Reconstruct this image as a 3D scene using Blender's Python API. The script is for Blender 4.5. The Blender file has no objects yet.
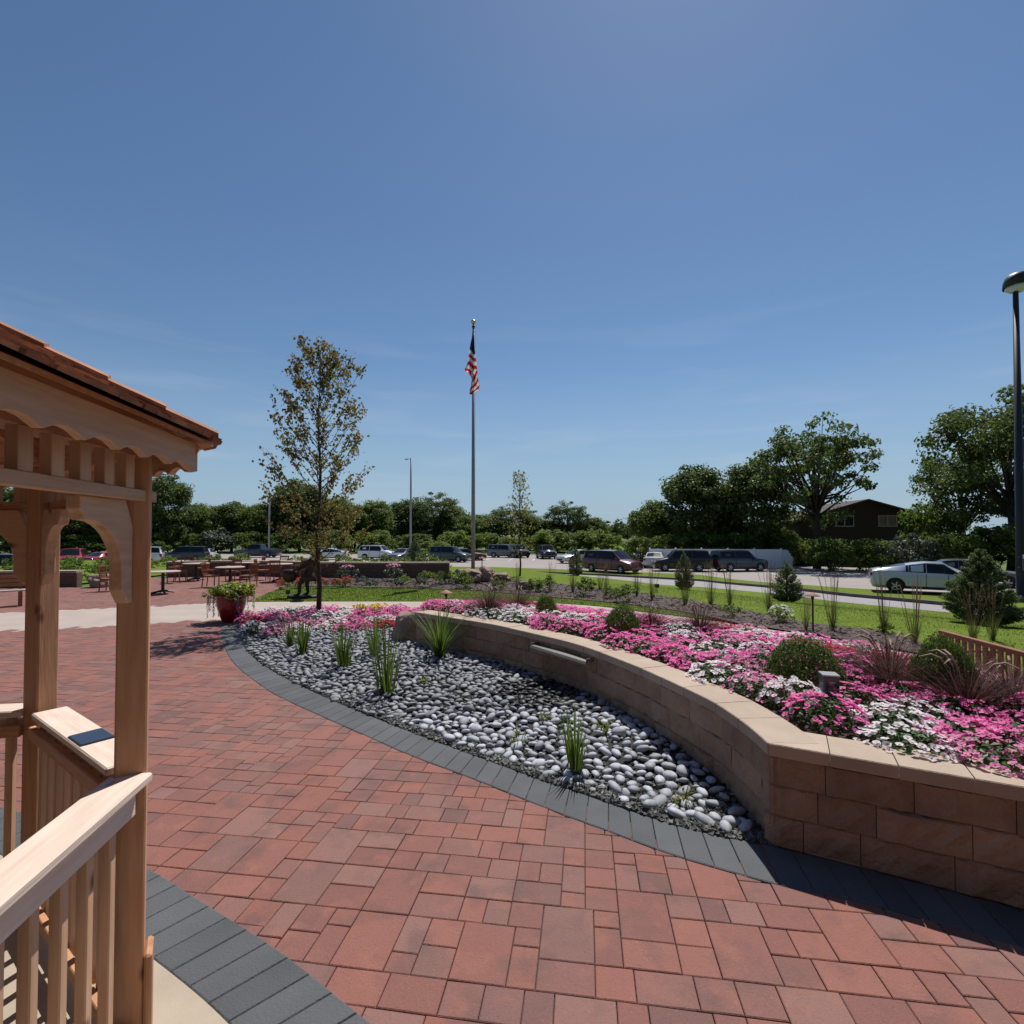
import bpy, bmesh, math, random
import numpy as np
from mathutils import Vector, Matrix, noise
R = math.radians
random.seed(7)
scn = bpy.context.scene
COL = scn.collection
# ---------------------------------------------------------------- camera, sky, sun, exposure
PITCH, SHIFT, CZ, F = R(1.2), 12.3, 2.0, 512.0
cd = bpy.data.cameras.new("camera"); cam = bpy.data.objects.new("camera", cd); COL.objects.link(cam)
cd.sensor_width = 36; cd.lens = 18; cd.shift_y = SHIFT / 1024
cd.clip_start = 0.05; cd.clip_end = 3000
cam.location = (0, 0, CZ); cam.rotation_euler = (R(90) + PITCH, 0, 0)
scn.camera = cam
SUN_EL, SUN_AZ = R(60), R(21)          # azimuth measured from +Y towards +X
w = bpy.data.worlds.new("World"); scn.world = w; w.use_nodes = True
nt = w.node_tree; bg = nt.nodes['Background']
sky = nt.nodes.new('ShaderNodeTexSky'); sky.sky_type = 'NISHITA'; sky.sun_disc = False
sky.sun_elevation = SUN_EL; sky.sun_rotation = SUN_AZ
sky.air_density = 1.0; sky.dust_density = 0.2; sky.ozone_density = 2.2; sky.altitude = 200
# faint wisps of cirrus in the sky itself
tc = nt.nodes.new('ShaderNodeTexCoord'); mp = nt.nodes.new('ShaderNodeMapping'); mp.inputs['Scale'].default_value = (2.0, 2.0, 16.0)
mp.inputs['Rotation'].default_value = (0, R(8), 0)
nz = nt.nodes.new('ShaderNodeTexNoise'); nz.inputs['Scale'].default_value = 1.7; nz.inputs['Detail'].default_value = 7
rp = nt.nodes.new('ShaderNodeValToRGB'); rp.color_ramp.elements[0].position = 0.52; rp.color_ramp.elements[0].color = (0, 0, 0, 1)
rp.color_ramp.elements[1].position = 0.85; rp.color_ramp.elements[1].color = (0.38, 0.38, 0.38, 1)
mx = nt.nodes.new('ShaderNodeMixRGB'); mx.inputs['Color2'].default_value = (6.5, 7.2, 8.0, 1)
L = nt.links
L.new(tc.outputs['Generated'], mp.inputs['Vector']); L.new(mp.outputs[0], nz.inputs['Vector'])
L.new(nz.outputs['Fac'], rp.inputs[0]); L.new(rp.outputs[0], mx.inputs['Fac'])
# wisps only low in the sky; the haze at the horizon pale blue
sx = nt.nodes.new('ShaderNodeSeparateXYZ'); L.new(tc.outputs['Generated'], sx.inputs[0])
lowc = nt.nodes.new('ShaderNodeValToRGB'); L.new(sx.outputs['Z'], lowc.inputs[0])
lowc.color_ramp.elements[0].position = 0.02; lowc.color_ramp.elements[0].color = (0.2, 0.2, 0.2, 1)
lowc.color_ramp.elements[1].position = 0.42; lowc.color_ramp.elements[1].color = (0, 0, 0, 1)
e = lowc.color_ramp.elements.new(0.14); e.color = (1, 1, 1, 1)
mm = nt.nodes.new('ShaderNodeMath'); mm.operation = 'MULTIPLY'; L.new(rp.outputs[0], mm.inputs[0]); L.new(lowc.outputs[0], mm.inputs[1])
L.new(mm.outputs[0], mx.inputs['Fac'])
hz_ = nt.nodes.new('ShaderNodeValToRGB'); L.new(sx.outputs['Z'], hz_.inputs[0])
hz_.color_ramp.elements[0].position = 0.0; hz_.color_ramp.elements[0].color = (0.9, 0.9, 0.9, 1)
hz_.color_ramp.elements[1].position = 0.30; hz_.color_ramp.elements[1].color = (0, 0, 0, 1)
hm = nt.nodes.new('ShaderNodeMixRGB'); L.new(hz_.outputs[0], hm.inputs['Fac']); L.new(sky.outputs[0], hm.inputs['Color1']); hm.inputs['Color2'].default_value = (3.6, 5.0, 6.6, 1)
hs = nt.nodes.new('ShaderNodeHueSaturation'); hs.inputs['Saturation'].default_value = 1.10; hs.inputs['Hue'].default_value = 0.499; L.new(hm.outputs[0], hs.inputs['Color'])
L.new(hs.outputs[0], mx.inputs['Color1']); L.new(mx.outputs[0], bg.inputs[0])
bg.inputs[1].default_value = 0.078
sd = bpy.data.lights.new("sun", 'SUN'); sd.energy = 5.0; sd.angle = R(0.5); sd.color = (1, 0.95, 0.87)
so = bpy.data.objects.new("sun", sd); COL.objects.link(so)
sv = Vector((math.sin(SUN_AZ) * math.cos(SUN_EL), math.cos(SUN_AZ) * math.cos(SUN_EL), math.sin(SUN_EL)))
so.rotation_euler = sv.to_track_quat('Z', 'Y').to_euler(); so.location = (5, 10, 20)
scn.view_settings.view_transform = 'Standard'; scn.view_settings.look = 'None'
scn.view_settings.exposure = 0.16; scn.view_settings.gamma = 1
scn.cycles.max_bounces = 8; scn.cycles.transparent_max_bounces = 8
scn.cycles.use_denoising = True
# ---------------------------------------------------------------- helpers
def gp(px, py, z=0.0):
    xc = (px - 512) / F; yc = -(py - 512 - SHIFT) / F
    d = Vector((xc, math.cos(PITCH) - yc * math.sin(PITCH), math.sin(PITCH) + yc * math.cos(PITCH)))
    t = (z - CZ) / d.z
    return Vector((d.x * t, d.y * t, z))
def at(px, py, Y):
    xc = (px - 512) / F; yc = -(py - 512 - SHIFT) / F
    d = Vector((xc, math.cos(PITCH) - yc * math.sin(PITCH), math.sin(PITCH) + yc * math.cos(PITCH)))
    t = Y / d.y
    return Vector((d.x * t, Y, CZ + d.z * t))
def tag(o, label=None, cat=None, group=None, kind=None):
    if label: o['label'] = label
    if cat: o['category'] = cat
    if group: o['group'] = group
    if kind: o['kind'] = kind
    return o
def empty(name, loc, rz=0, label=None, cat=None, group=None):
    o = bpy.data.objects.new(name, None); COL.objects.link(o); o.location = loc; o.rotation_euler = (0, 0, rz)
    o.empty_display_size = 0.1
    return tag(o, label, cat, group)
def copy_tree(o, parent=None):
    c = o.copy(); COL.objects.link(c); c.parent = parent
    for ch in list(o.children): copy_tree(ch, c)
    return c
class MB:
    def __init__(s): s.v = []; s.f = []; s.m = []
    def add(s, vs, fs, mat=0, M=None):
        o = len(s.v)
        s.v += [tuple(M @ Vector(p)) for p in vs] if M is not None else [tuple(p) for p in vs]
        s.f += [tuple(i + o for i in f) for f in fs]; s.m += [mat] * len(fs)
    def box(s, c, d, rz=0, mat=0, M=None):
        x, y, z = d[0] / 2, d[1] / 2, d[2] / 2
        vs = [(-x, -y, -z), (x, -y, -z), (x, y, -z), (-x, y, -z), (-x, -y, z), (x, -y, z), (x, y, z), (-x, y, z)]
        T = Matrix.Translation(c) @ Matrix.Rotation(rz, 4, 'Z')
        if M is not None: T = M @ T
        s.add(vs, [(0, 3, 2, 1), (4, 5, 6, 7), (0, 1, 5, 4), (1, 2, 6, 5), (2, 3, 7, 6), (3, 0, 4, 7)], mat, T)
    def tube(s, pts, rad, n=6, mat=0, cap=True):
        pts = [Vector(p) for p in pts]
        if not isinstance(rad, (list, tuple)): rad = [rad] * len(pts)
        vs = []; fs = []
        for i, p in enumerate(pts):
            t = (pts[min(i + 1, len(pts) - 1)] - pts[max(i - 1, 0)])
            t = t.normalized() if t.length > 1e-9 else Vector((0, 0, 1))
            a = t.cross(Vector((0.31, 0.95, 0.05)) if abs(t.y) < 0.9 else Vector((1, 0, 0.1))).normalized(); b = t.cross(a)
            for k in range(n):
                th = 2 * math.pi * k / n
                vs.append(p + (a * math.cos(th) + b * math.sin(th)) * rad[i])
        for i in range(len(pts) - 1):
            for k in range(n):
                k2 = (k + 1) % n
                fs.append((i * n + k, i * n + k2, (i + 1) * n + k2, (i + 1) * n + k))
        if cap:
            fs.append(tuple(reversed(range(n)))); fs.append(tuple(range((len(pts) - 1) * n, len(pts) * n)))
        s.add(vs, fs, mat)
    def lathe(s, prof, n=20, c=(0, 0, 0), mat=0, sx=1, sy=1):
        vs = []; fs = []
        for r, z in prof:
            for k in range(n):
                th = 2 * math.pi * k / n
                vs.append((c[0] + r * math.cos(th) * sx, c[1] + r * math.sin(th) * sy, c[2] + z))
        for i in range(len(prof) - 1):
            for k in range(n):
                k2 = (k + 1) % n
                fs.append((i * n + k, i * n + k2, (i + 1) * n + k2, (i + 1) * n + k))
        fs.append(tuple(reversed(range(n)))); fs.append(tuple(range((len(prof) - 1) * n, len(prof) * n)))
        s.add(vs, fs, mat)
    def prism(s, poly, h0, h1, mat=0, M=None):
        n = len(poly)
        vs = [(p[0], p[1], h0) for p in poly] + [(p[0], p[1], h1) for p in poly]
        fs = [tuple(reversed(range(n))), tuple(range(n, 2 * n))] + [(i, (i + 1) % n, n + (i + 1) % n, n + i) for i in range(n)]
        s.add(vs, fs, mat, M)
    def build(s, name, mats, parent=None, smooth=False, bevel=0):
        me = bpy.data.meshes.new(name); me.from_pydata(s.v, [], s.f)
        for m in (mats if isinstance(mats, (list, tuple)) else [mats]): me.materials.append(m)
        me.polygons.foreach_set('material_index', s.m)
        if smooth: me.polygons.foreach_set('use_smooth', [True] * len(s.f))
        o = bpy.data.objects.new(name, me); COL.objects.link(o); o.parent = parent
        if bevel:
            b = o.modifiers.new('bevel', 'BEVEL'); b.width = bevel; b.segments = 1; b.limit_method = 'ANGLE'
        me.update()
        return o
# ---------------------------------------------------------------- materials
def nodes(name):
    m = bpy.data.materials.new(name); m.use_nodes = True
    return m, m.node_tree, m.node_tree.nodes['Principled BSDF']
def col4(c): return (c[0], c[1], c[2], 1)
def pm(name, c1, c2=None, scale=5, detail=6, rough=0.8, bump=0, bscale=None, island=0, objrand=0, metal=0, spec=0.4, stretch=(1, 1, 1), coat=0, c3=None, coords='Object', contrast=0.25):
    m, t, p = nodes(name)
    p.inputs['Roughness'].default_value = rough; p.inputs['Metallic'].default_value = metal
    p.inputs['Specular IOR Level'].default_value = spec; p.inputs['Coat Weight'].default_value = coat
    p.inputs['Coat Roughness'].default_value = 0.06
    if c2 is None: c2 = tuple(c * 0.82 for c in c1)
    tc = t.nodes.new('ShaderNodeTexCoord'); mp = t.nodes.new('ShaderNodeMapping'); mp.inputs['Scale'].default_value = stretch
    t.links.new(tc.outputs[coords], mp.inputs[0])
    n = t.nodes.new('ShaderNodeTexNoise'); n.inputs['Scale'].default_value = scale; n.inputs['Detail'].default_value = detail
    t.links.new(mp.outputs[0], n.inputs['Vector'])
    r = t.nodes.new('ShaderNodeValToRGB'); r.color_ramp.elements[0].position = 0.5 - contrast; r.color_ramp.elements[1].position = 0.5 + contrast
    r.color_ramp.elements[0].color = col4(c1); r.color_ramp.elements[1].color = col4(c2)
    if c3 is not None:
        e = r.color_ramp.elements.new(0.5); e.color = col4(c3)
    t.links.new(n.outputs['Fac'], r.inputs[0]); out = r.outputs[0]
    def vary(sock, amt, out):
        mr = t.nodes.new('ShaderNodeMapRange'); mr.inputs['To Min'].default_value = 1 - amt; mr.inputs['To Max'].default_value = 1 + amt
        t.links.new(sock, mr.inputs['Value'])
        h = t.nodes.new('ShaderNodeHueSaturation'); t.links.new(out, h.inputs['Color']); t.links.new(mr.outputs[0], h.inputs['Value'])
        return h.outputs[0]
    if island:
        g = t.nodes.new('ShaderNodeNewGeometry'); out = vary(g.outputs['Random Per Island'], island, out)
    if objrand:
        g = t.nodes.new('ShaderNodeObjectInfo'); out = vary(g.outputs['Random'], objrand, out)
    t.links.new(out, p.inputs['Base Color'])
    if bump:
        n2 = t.nodes.new('ShaderNodeTexNoise'); n2.inputs['Scale'].default_value = bscale or scale * 4; n2.inputs['Detail'].default_value = 8
        t.links.new(mp.outputs[0], n2.inputs['Vector'])
        b = t.nodes.new('ShaderNodeBump'); b.inputs['Strength'].default_value = bump; b.inputs['Distance'].default_value = 0.02
        t.links.new(n2.outputs['Fac'], b.inputs['Height']); t.links.new(b.outputs[0], p.inputs['Normal'])
    return m
def lm(name, c1, c2, transl=0.35, c3=None, nscale=0.35, rough=0.5, objrand=0.12):
    """leaf: colour varies leaf by leaf and plant by plant, light shines through"""
    m, t, p = nodes(name); p.inputs['Roughness'].default_value = rough; p.inputs['Specular IOR Level'].default_value = 0.35
    g = t.nodes.new('ShaderNodeNewGeometry')
    r = t.nodes.new('ShaderNodeValToRGB'); r.color_ramp.elements[0].color = col4(c1); r.color_ramp.elements[1].color = col4(c2)
    if c3 is not None:
        e = r.color_ramp.elements.new(0.8); e.color = col4(c3); r.color_ramp.elements[1].position = 0.8
        r.color_ramp.elements[1].color = col4(c2); r.color_ramp.elements[2].position = 0.95; r.color_ramp.elements[2].color = col4(c3)
    t.links.new(g.outputs['Random Per Island'], r.inputs[0]); out = r.outputs[0]
    oi = t.nodes.new('ShaderNodeObjectInfo')
    mr = t.nodes.new('ShaderNodeMapRange'); mr.inputs['To Min'].default_value = 1 - objrand; mr.inputs['To Max'].default_value = 1 + objrand
    t.links.new(oi.outputs['Random'], mr.inputs['Value'])
    h = t.nodes.new('ShaderNodeHueSaturation'); t.links.new(out, h.inputs['Color']); t.links.new(mr.outputs[0], h.inputs['Value']); out = h.outputs[0]
    t.links.new(out, p.inputs['Base Color'])
    tr = t.nodes.new('ShaderNodeBsdfTranslucent'); t.links.new(out, tr.inputs[0])
    ms = t.nodes.new('ShaderNodeMixShader'); ms.inputs[0].default_value = transl
    t.links.new(p.outputs[0], ms.inputs[1]); t.links.new(tr.outputs[0], ms.inputs[2])
    t.links.new(ms.outputs[0], t.nodes['Material Output'].inputs[0])
    return m
M = {}
M['wood'] = pm('cedar', (0.52, 0.29, 0.165), (0.36, 0.175, 0.09), scale=3.0, rough=0.65, stretch=(1.2, 14, 14), bump=0.12, bscale=6, objrand=0.12, c3=(0.46, 0.24, 0.13))
def add_knots(m, amt=0.85, dark=(0.10, 0.042, 0.02, 1)):
    t = m.node_tree; p = t.nodes['Principled BSDF']; src = p.inputs['Base Color'].links[0].from_socket; l = t.links.new
    tc = t.nodes.new('ShaderNodeTexCoord'); oi = t.nodes.new('ShaderNodeObjectInfo'); ad = t.nodes.new('ShaderNodeVectorMath'); ad.operation = 'ADD'
    sc = t.nodes.new('ShaderNodeVectorMath'); sc.operation = 'SCALE'; sc.inputs[0].default_value = (7.3, 3.1, 5.7); l(oi.outputs['Random'], sc.inputs['Scale'])
    l(tc.outputs['Object'], ad.inputs[0]); l(sc.outputs[0], ad.inputs[1])
    mp = t.nodes.new('ShaderNodeMapping'); mp.inputs['Scale'].default_value = (2.6, 5.2, 5.2); l(ad.outputs[0], mp.inputs[0])
    v = t.nodes.new('ShaderNodeTexVoronoi'); v.inputs['Scale'].default_value = 1.0; l(mp.outputs[0], v.inputs['Vector'])
    r = t.nodes.new('ShaderNodeValToRGB'); r.color_ramp.elements[0].color = (amt, amt, amt, 1); r.color_ramp.elements[0].position = 0.04; r.color_ramp.elements[1].color = (0, 0, 0, 1); r.color_ramp.elements[1].position = 0.11
    l(v.outputs['Distance'], r.inputs[0]); x = t.nodes.new('ShaderNodeMixRGB'); l(r.outputs[0], x.inputs['Fac']); l(src, x.inputs['Color1']); x.inputs['Color2'].default_value = dark
    l(x.outputs[0], p.inputs['Base Color'])
M['woodpale'] = pm('bleached lit cedar', (0.74, 0.62, 0.54), (0.60, 0.47, 0.385), scale=3.0, rough=0.65, stretch=(1.2, 14, 14), bump=0.12, bscale=6, objrand=0.08)  # bleached rail wood, with sunlight on the outer rails put into the colour
M['woodmid'] = pm('lit cedar', (0.60, 0.40, 0.27), (0.47, 0.28, 0.17), scale=3.0, rough=0.65, stretch=(1.2, 14, 14), bump=0.12, bscale=6, objrand=0.1)  # paler copy of the cedar; light on its boards put into the colour
for k_ in ('wood', 'woodmid', 'woodpale'): add_knots(M[k_])
M['shake'] = pm('cedar shakes', (0.36, 0.155, 0.08), (0.17, 0.08, 0.05), scale=4, rough=0.85, stretch=(3, 3, 3), bump=0.3, island=0.35)
def paver_mat():
    m, t, p = nodes('red pavers'); N = t.nodes.new; l = t.links.new
    p.inputs['Roughness'].default_value = 0.88; p.inputs['Specular IOR Level'].default_value = 0.25
    tc = N('ShaderNodeTexCoord'); g = N('ShaderNodeNewGeometry')
    base = N('ShaderNodeValToRGB'); base.color_ramp.elements[0].color = (0.215, 0.090, 0.071, 1); base.color_ramp.elements[1].color = (0.145, 0.076, 0.070, 1)
    for pos, c in ((0.3, (0.235, 0.102, 0.082, 1)), (0.55, (0.18, 0.082, 0.071, 1)), (0.8, (0.215, 0.115, 0.10, 1))):
        e = base.color_ramp.elements.new(pos); e.color = c
    l(g.outputs['Random Per Island'], base.inputs[0])
    def nz(scale, detail, lo, hi, rough=0.6):
        n = N('ShaderNodeTexNoise'); n.inputs['Scale'].default_value = scale; n.inputs['Detail'].default_value = detail; n.inputs['Roughness'].default_value = rough
        l(tc.outputs['Object'], n.inputs['Vector']); r = N('ShaderNodeMapRange'); r.inputs['From Min'].default_value = lo; r.inputs['From Max'].default_value = hi
        l(n.outputs['Fac'], r.inputs['Value']); return r.outputs[0]
    def mix(fac, a, c, k=1.0):
        mu = N('ShaderNodeMath'); mu.operation = 'MULTIPLY'; l(fac, mu.inputs[0]); mu.inputs[1].default_value = k
        x = N('ShaderNodeMixRGB'); l(mu.outputs[0], x.inputs['Fac']); l(a, x.inputs['Color1']); x.inputs['Color2'].default_value = c; return x.outputs[0]
    out = mix(nz(3.2, 3, 0.50, 0.68), base.outputs[0], (0.115, 0.068, 0.065, 1), 0.6)      # charcoal blend in the concrete
    out = mix(nz(5.5, 4, 0.54, 0.70), out, (0.28, 0.118, 0.086, 1), 0.5)                      # orange blend
    out = mix(nz(0.5, 5, 0.50, 0.80), out, (0.27, 0.16, 0.13, 1), 0.35)                      # worn, dusty areas
    out = mix(nz(130, 2, 0.60, 0.72), out, (0.09, 0.045, 0.04, 1), 0.55)                     # dark aggregate
    out = mix(nz(170, 2, 0.66, 0.76), out, (0.42, 0.30, 0.26, 1), 0.6)                       # light aggregate
    l(out, p.inputs['Base Color'])
    n2 = N('ShaderNodeTexNoise'); n2.inputs['Scale'].default_value = 90; n2.inputs['Detail'].default_value = 8; l(tc.outputs['Object'], n2.inputs['Vector'])
    b = N('ShaderNodeBump'); b.inputs['Strength'].default_value = 0.3; b.inputs['Distance'].default_value = 0.012; l(n2.outputs['Fac'], b.inputs['Height']); l(b.outputs[0], p.inputs['Normal'])
    return m
M['paver'] = paver_mat()
M['greypaver'] = pm('charcoal pavers', (0.088, 0.093, 0.102), (0.066, 0.07, 0.078), scale=3, rough=0.85, bump=0.3, bscale=90, island=0.14)
M['joint'] = pm('joint sand', (0.07, 0.045, 0.038), (0.045, 0.03, 0.028), scale=30, rough=0.95)
M['concrete'] = pm('concrete', (0.40, 0.335, 0.295), (0.32, 0.265, 0.235), scale=1.3, rough=0.9, bump=0.1, bscale=60)
M['slab'] = pm('gazebo slab concrete', (0.40, 0.34, 0.27), (0.32, 0.27, 0.21), scale=4, rough=0.9, bump=0.1, bscale=80)
M['asphalt'] = pm('lot paving', (0.30, 0.265, 0.25), (0.25, 0.22, 0.21), scale=0.35, rough=0.95, bump=0.05, bscale=30)
M['road'] = pm('drive paving', (0.29, 0.27, 0.275), (0.24, 0.225, 0.23), scale=0.6, rough=0.95)
M['kerb'] = pm('kerb concrete', (0.15, 0.13, 0.12), (0.10, 0.09, 0.085), scale=2, rough=0.95)
M['grass'] = pm('lawn', (0.135, 0.18, 0.028), (0.09, 0.13, 0.02), scale=1.9, detail=12, rough=1.0, spec=0.05, bump=0.5, bscale=60, c3=(0.11, 0.155, 0.024))
M['field'] = pm('far ground', (0.09, 0.13, 0.03), (0.06, 0.09, 0.02), scale=0.05, rough=0.95)
M['blade'] = lm('grass blades', (0.10, 0.14, 0.022), (0.125, 0.17, 0.028), 0.4)
M['mulch'] = pm('bark mulch', (0.10, 0.075, 0.065), (0.045, 0.032, 0.03), scale=14, rough=0.95, bump=0.8, bscale=40)
M['chip'] = pm('mulch chips', (0.20, 0.16, 0.145), (0.08, 0.058, 0.052), scale=6, rough=0.95, island=0.5)
M['soil'] = pm('bed soil', (0.05, 0.035, 0.028), (0.03, 0.022, 0.018), scale=12, rough=0.95, bump=0.6)
M['block'] = pm('tan block', (0.37, 0.265, 0.19), (0.22, 0.15, 0.11), scale=4, detail=9, rough=0.95, bump=1.0, bscale=30, island=0.16, c3=(0.30, 0.21, 0.15))
M['cap'] = pm('tan capstone', (0.42, 0.335, 0.265), (0.34, 0.265, 0.205), scale=3, rough=0.9, bump=0.25, bscale=50, island=0.08)
M['block2'] = pm('brown block', (0.17, 0.105, 0.075), (0.12, 0.075, 0.055), scale=3, rough=0.95, bump=0.6, bscale=10)
M['pebble'] = pm('grey pebbles', (0.32, 0.335, 0.37), (0.20, 0.207, 0.237), scale=2.2, rough=0.65, island=0.32, objrand=0.3, bump=0.05, bscale=40)
M['chipstone'] = pm('gravel chips', (0.13, 0.13, 0.12), (0.05, 0.052, 0.05), scale=9, rough=0.8, island=0.75)
M['gravelbase'] = pm('gravel base', (0.055, 0.055, 0.05), (0.025, 0.025, 0.024), scale=60, rough=0.95, bump=0.9, bscale=120)
M['rock'] = pm('boulder', (0.32, 0.23, 0.18), (0.17, 0.12, 0.10), scale=3, rough=0.9, bump=0.7, bscale=9)
M['bark'] = pm('bark', (0.07, 0.05, 0.038), (0.04, 0.028, 0.022), scale=6, rough=0.95, stretch=(3, 3, 0.6), bump=0.5)
M['darkbark'] = pm('dark bark', (0.045, 0.035, 0.028), (0.028, 0.022, 0.018), scale=4, rough=0.95, bump=0.4)
M['leafdark'] = lm('dark oak leaves', (0.058, 0.092, 0.022), (0.13, 0.175, 0.045), 0.52)
M['leafmid'] = lm('mid green leaves', (0.075, 0.12, 0.022), (0.16, 0.215, 0.042), 0.55)
M['leaflight'] = lm('light green leaves', (0.11, 0.165, 0.024), (0.20, 0.265, 0.048), 0.55)
M['leafgrey'] = lm('grey green leaves', (0.055, 0.075, 0.05), (0.13, 0.155, 0.11), 0.3)
M['autumn'] = lm('bronze leaves', (0.11, 0.125, 0.03), (0.22, 0.17, 0.045), 0.5, c3=(0.32, 0.21, 0.08))
M['yellowleaf'] = lm('yellow green leaves', (0.20, 0.20, 0.03), (0.34, 0.30, 0.05), 0.5)
M['box'] = lm('boxwood leaves', (0.055, 0.10, 0.016), (0.13, 0.19, 0.03), 0.42)
M['spruce'] = lm('spruce needles', (0.08, 0.118, 0.046), (0.175, 0.215, 0.095), 0.45)
M['petleaf'] = lm('petunia leaves', (0.035, 0.075, 0.016), (0.07, 0.125, 0.03), 0.3)
M['purple'] = lm('purple grass blades', (0.03, 0.011, 0.012), (0.085, 0.030, 0.028), 0.25, c3=(0.18, 0.10, 0.08), rough=0.85)
M['plume'] = pm('seed plumes', (0.36, 0.26, 0.20), (0.26, 0.18, 0.14), rough=0.9)
M['iris'] = lm('iris blades', (0.065, 0.12, 0.016), (0.14, 0.20, 0.035), 0.45)
M['reed'] = lm('reed grass', (0.085, 0.13, 0.025), (0.17, 0.19, 0.06), 0.45)
M['reedtop'] = lm('reed plumes', (0.22, 0.14, 0.10), (0.34, 0.24, 0.17), 0.4)
M['trail'] = lm('silver trailing leaves', (0.16, 0.18, 0.17), (0.32, 0.33, 0.34), 0.25)
M['lime'] = lm('lime leaves', (0.20, 0.27, 0.025), (0.38, 0.42, 0.06), 0.5)
def pet(name, c, c2): return lm(name, c, c2, 0.45, rough=0.7, objrand=0.06)
M['pink'] = pet('pink petals', (0.85, 0.13, 0.44), (0.94, 0.30, 0.60))
M['pinkth'] = pet('pink throats', (0.38, 0.02, 0.16), (0.55, 0.06, 0.25))
M['rose'] = pet('pale pink petals', (0.72, 0.25, 0.45), (0.80, 0.40, 0.56))
M['white'] = pet('white petals', (0.88, 0.82, 0.85), (0.95, 0.92, 0.93))
M['whiteth'] = pet('lilac throats', (0.32, 0.20, 0.34), (0.45, 0.32, 0.40))
M['red'] = pet('red petals', (0.55, 0.02, 0.045), (0.68, 0.05, 0.10))
M['redth'] = pet('dark red throats', (0.25, 0.01, 0.02), (0.35, 0.02, 0.04))
M['yellow'] = pet('yellow petals', (0.72, 0.55, 0.05), (0.8, 0.65, 0.08))
M['pot'] = pm('red glazed pot', (0.26, 0.012, 0.018), (0.18, 0.008, 0.014), scale=2, rough=0.2, spec=0.6, coat=0.4)
M['copper'] = pm('copper shade', (0.36, 0.19, 0.14), (0.28, 0.14, 0.10), scale=6, rough=0.75, metal=0.1)
M['bronze'] = pm('dark bronze', (0.04, 0.024, 0.018), (0.022, 0.014, 0.011), scale=6, rough=0.5, metal=0.5)
M['blackmetal'] = pm('black painted metal', (0.02, 0.021, 0.024), (0.014, 0.015, 0.018), scale=4, rough=0.45)
M['greymetal'] = pm('grey painted pole', (0.30, 0.31, 0.34), (0.25, 0.26, 0.29), scale=2, rough=0.45)
M['steel'] = pm('stainless steel', (0.45, 0.44, 0.42), (0.34, 0.33, 0.32), scale=10, rough=0.35, metal=0.9, stretch=(1, 8, 8))
M['alu'] = pm('aluminium pole', (0.36, 0.35, 0.36), (0.28, 0.27, 0.28), scale=3, rough=0.4, metal=0.6)
M['gold'] = pm('gold ball', (0.75, 0.6, 0.35), (0.6, 0.45, 0.22), rough=0.25, metal=1)
M['glass'] = pm('lamp glass', (0.55, 0.6, 0.7), (0.45, 0.5, 0.6), rough=0.1, spec=0.6)
M['teak'] = pm('brown stained wood', (0.28, 0.105, 0.05), (0.18, 0.065, 0.033), scale=4, rough=0.55, stretch=(1, 1, 1), island=0.15)
M['tabletop'] = pm('pale table top', (0.45, 0.37, 0.30), (0.36, 0.29, 0.23), scale=3, rough=0.5)
M['darkwood'] = pm('dark timber', (0.055, 0.032, 0.024), (0.035, 0.022, 0.017), scale=2, rough=0.8, stretch=(1, 1, 6))
M['darkbrick'] = pm('dark brick', (0.085, 0.05, 0.04), (0.06, 0.036, 0.03), scale=6, rough=0.9)
M['roofdark'] = pm('brown shingles', (0.075, 0.052, 0.042), (0.045, 0.033, 0.028), scale=3, rough=0.9)
M['frame'] = pm('cream window frame', (0.42, 0.36, 0.30), (0.36, 0.30, 0.25), rough=0.6)
M['curtain'] = pm('curtain behind glass', (0.30, 0.24, 0.18), (0.12, 0.10, 0.08), scale=2, rough=0.15, stretch=(6, 1, 1), spec=0.6)
M['pane'] = pm('dark window glass', (0.02, 0.024, 0.028), (0.012, 0.015, 0.018), rough=0.05, spec=0.7)
M['vinyl'] = pm('white vinyl', (0.84, 0.85, 0.88), (0.78, 0.79, 0.83), scale=1, rough=0.5)
M['paintwhite'] = pm('white lot paint', (0.6, 0.6, 0.58), (0.5, 0.5, 0.48), scale=2, rough=0.9)
M['solar'] = pm('dark blue plate', (0.02, 0.025, 0.05), (0.015, 0.02, 0.04), rough=0.2, spec=0.6)
M['tyre'] = pm('tyre rubber', (0.018, 0.018, 0.018), (0.012, 0.012, 0.012), rough=0.85)
M['rim'] = pm('alloy rim', (0.6, 0.6, 0.61), (0.5, 0.5, 0.52), rough=0.4, metal=0.2)
M['cglass'] = pm('car glass', (0.012, 0.014, 0.017), (0.008, 0.010, 0.012), rough=0.08, spec=0.35)
M['hlight'] = pm('headlight lens', (0.6, 0.62, 0.65), (0.45, 0.47, 0.5), rough=0.1, spec=0.7)
M['tlight'] = pm('tail light lens', (0.35, 0.012, 0.012), (0.22, 0.01, 0.01), rough=0.15, spec=0.6)
M['trim'] = pm('black car trim', (0.015, 0.015, 0.016), (0.01, 0.01, 0.011), rough=0.6)
M['fred'] = lm('flag red', (0.42, 0.015, 0.03), (0.42, 0.015, 0.03), 0.5)
M['fwhite'] = lm('flag white', (0.66, 0.65, 0.64), (0.66, 0.65, 0.64), 0.5)
M['fblue'] = pm('flag blue', (0.018, 0.022, 0.07), (0.012, 0.015, 0.05), scale=3, rough=0.8)
def paint(name, c, metal=0.08): return pm(name, c, tuple(x * 0.9 for x in c), scale=1, rough=0.28, metal=metal, coat=0.8)
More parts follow.
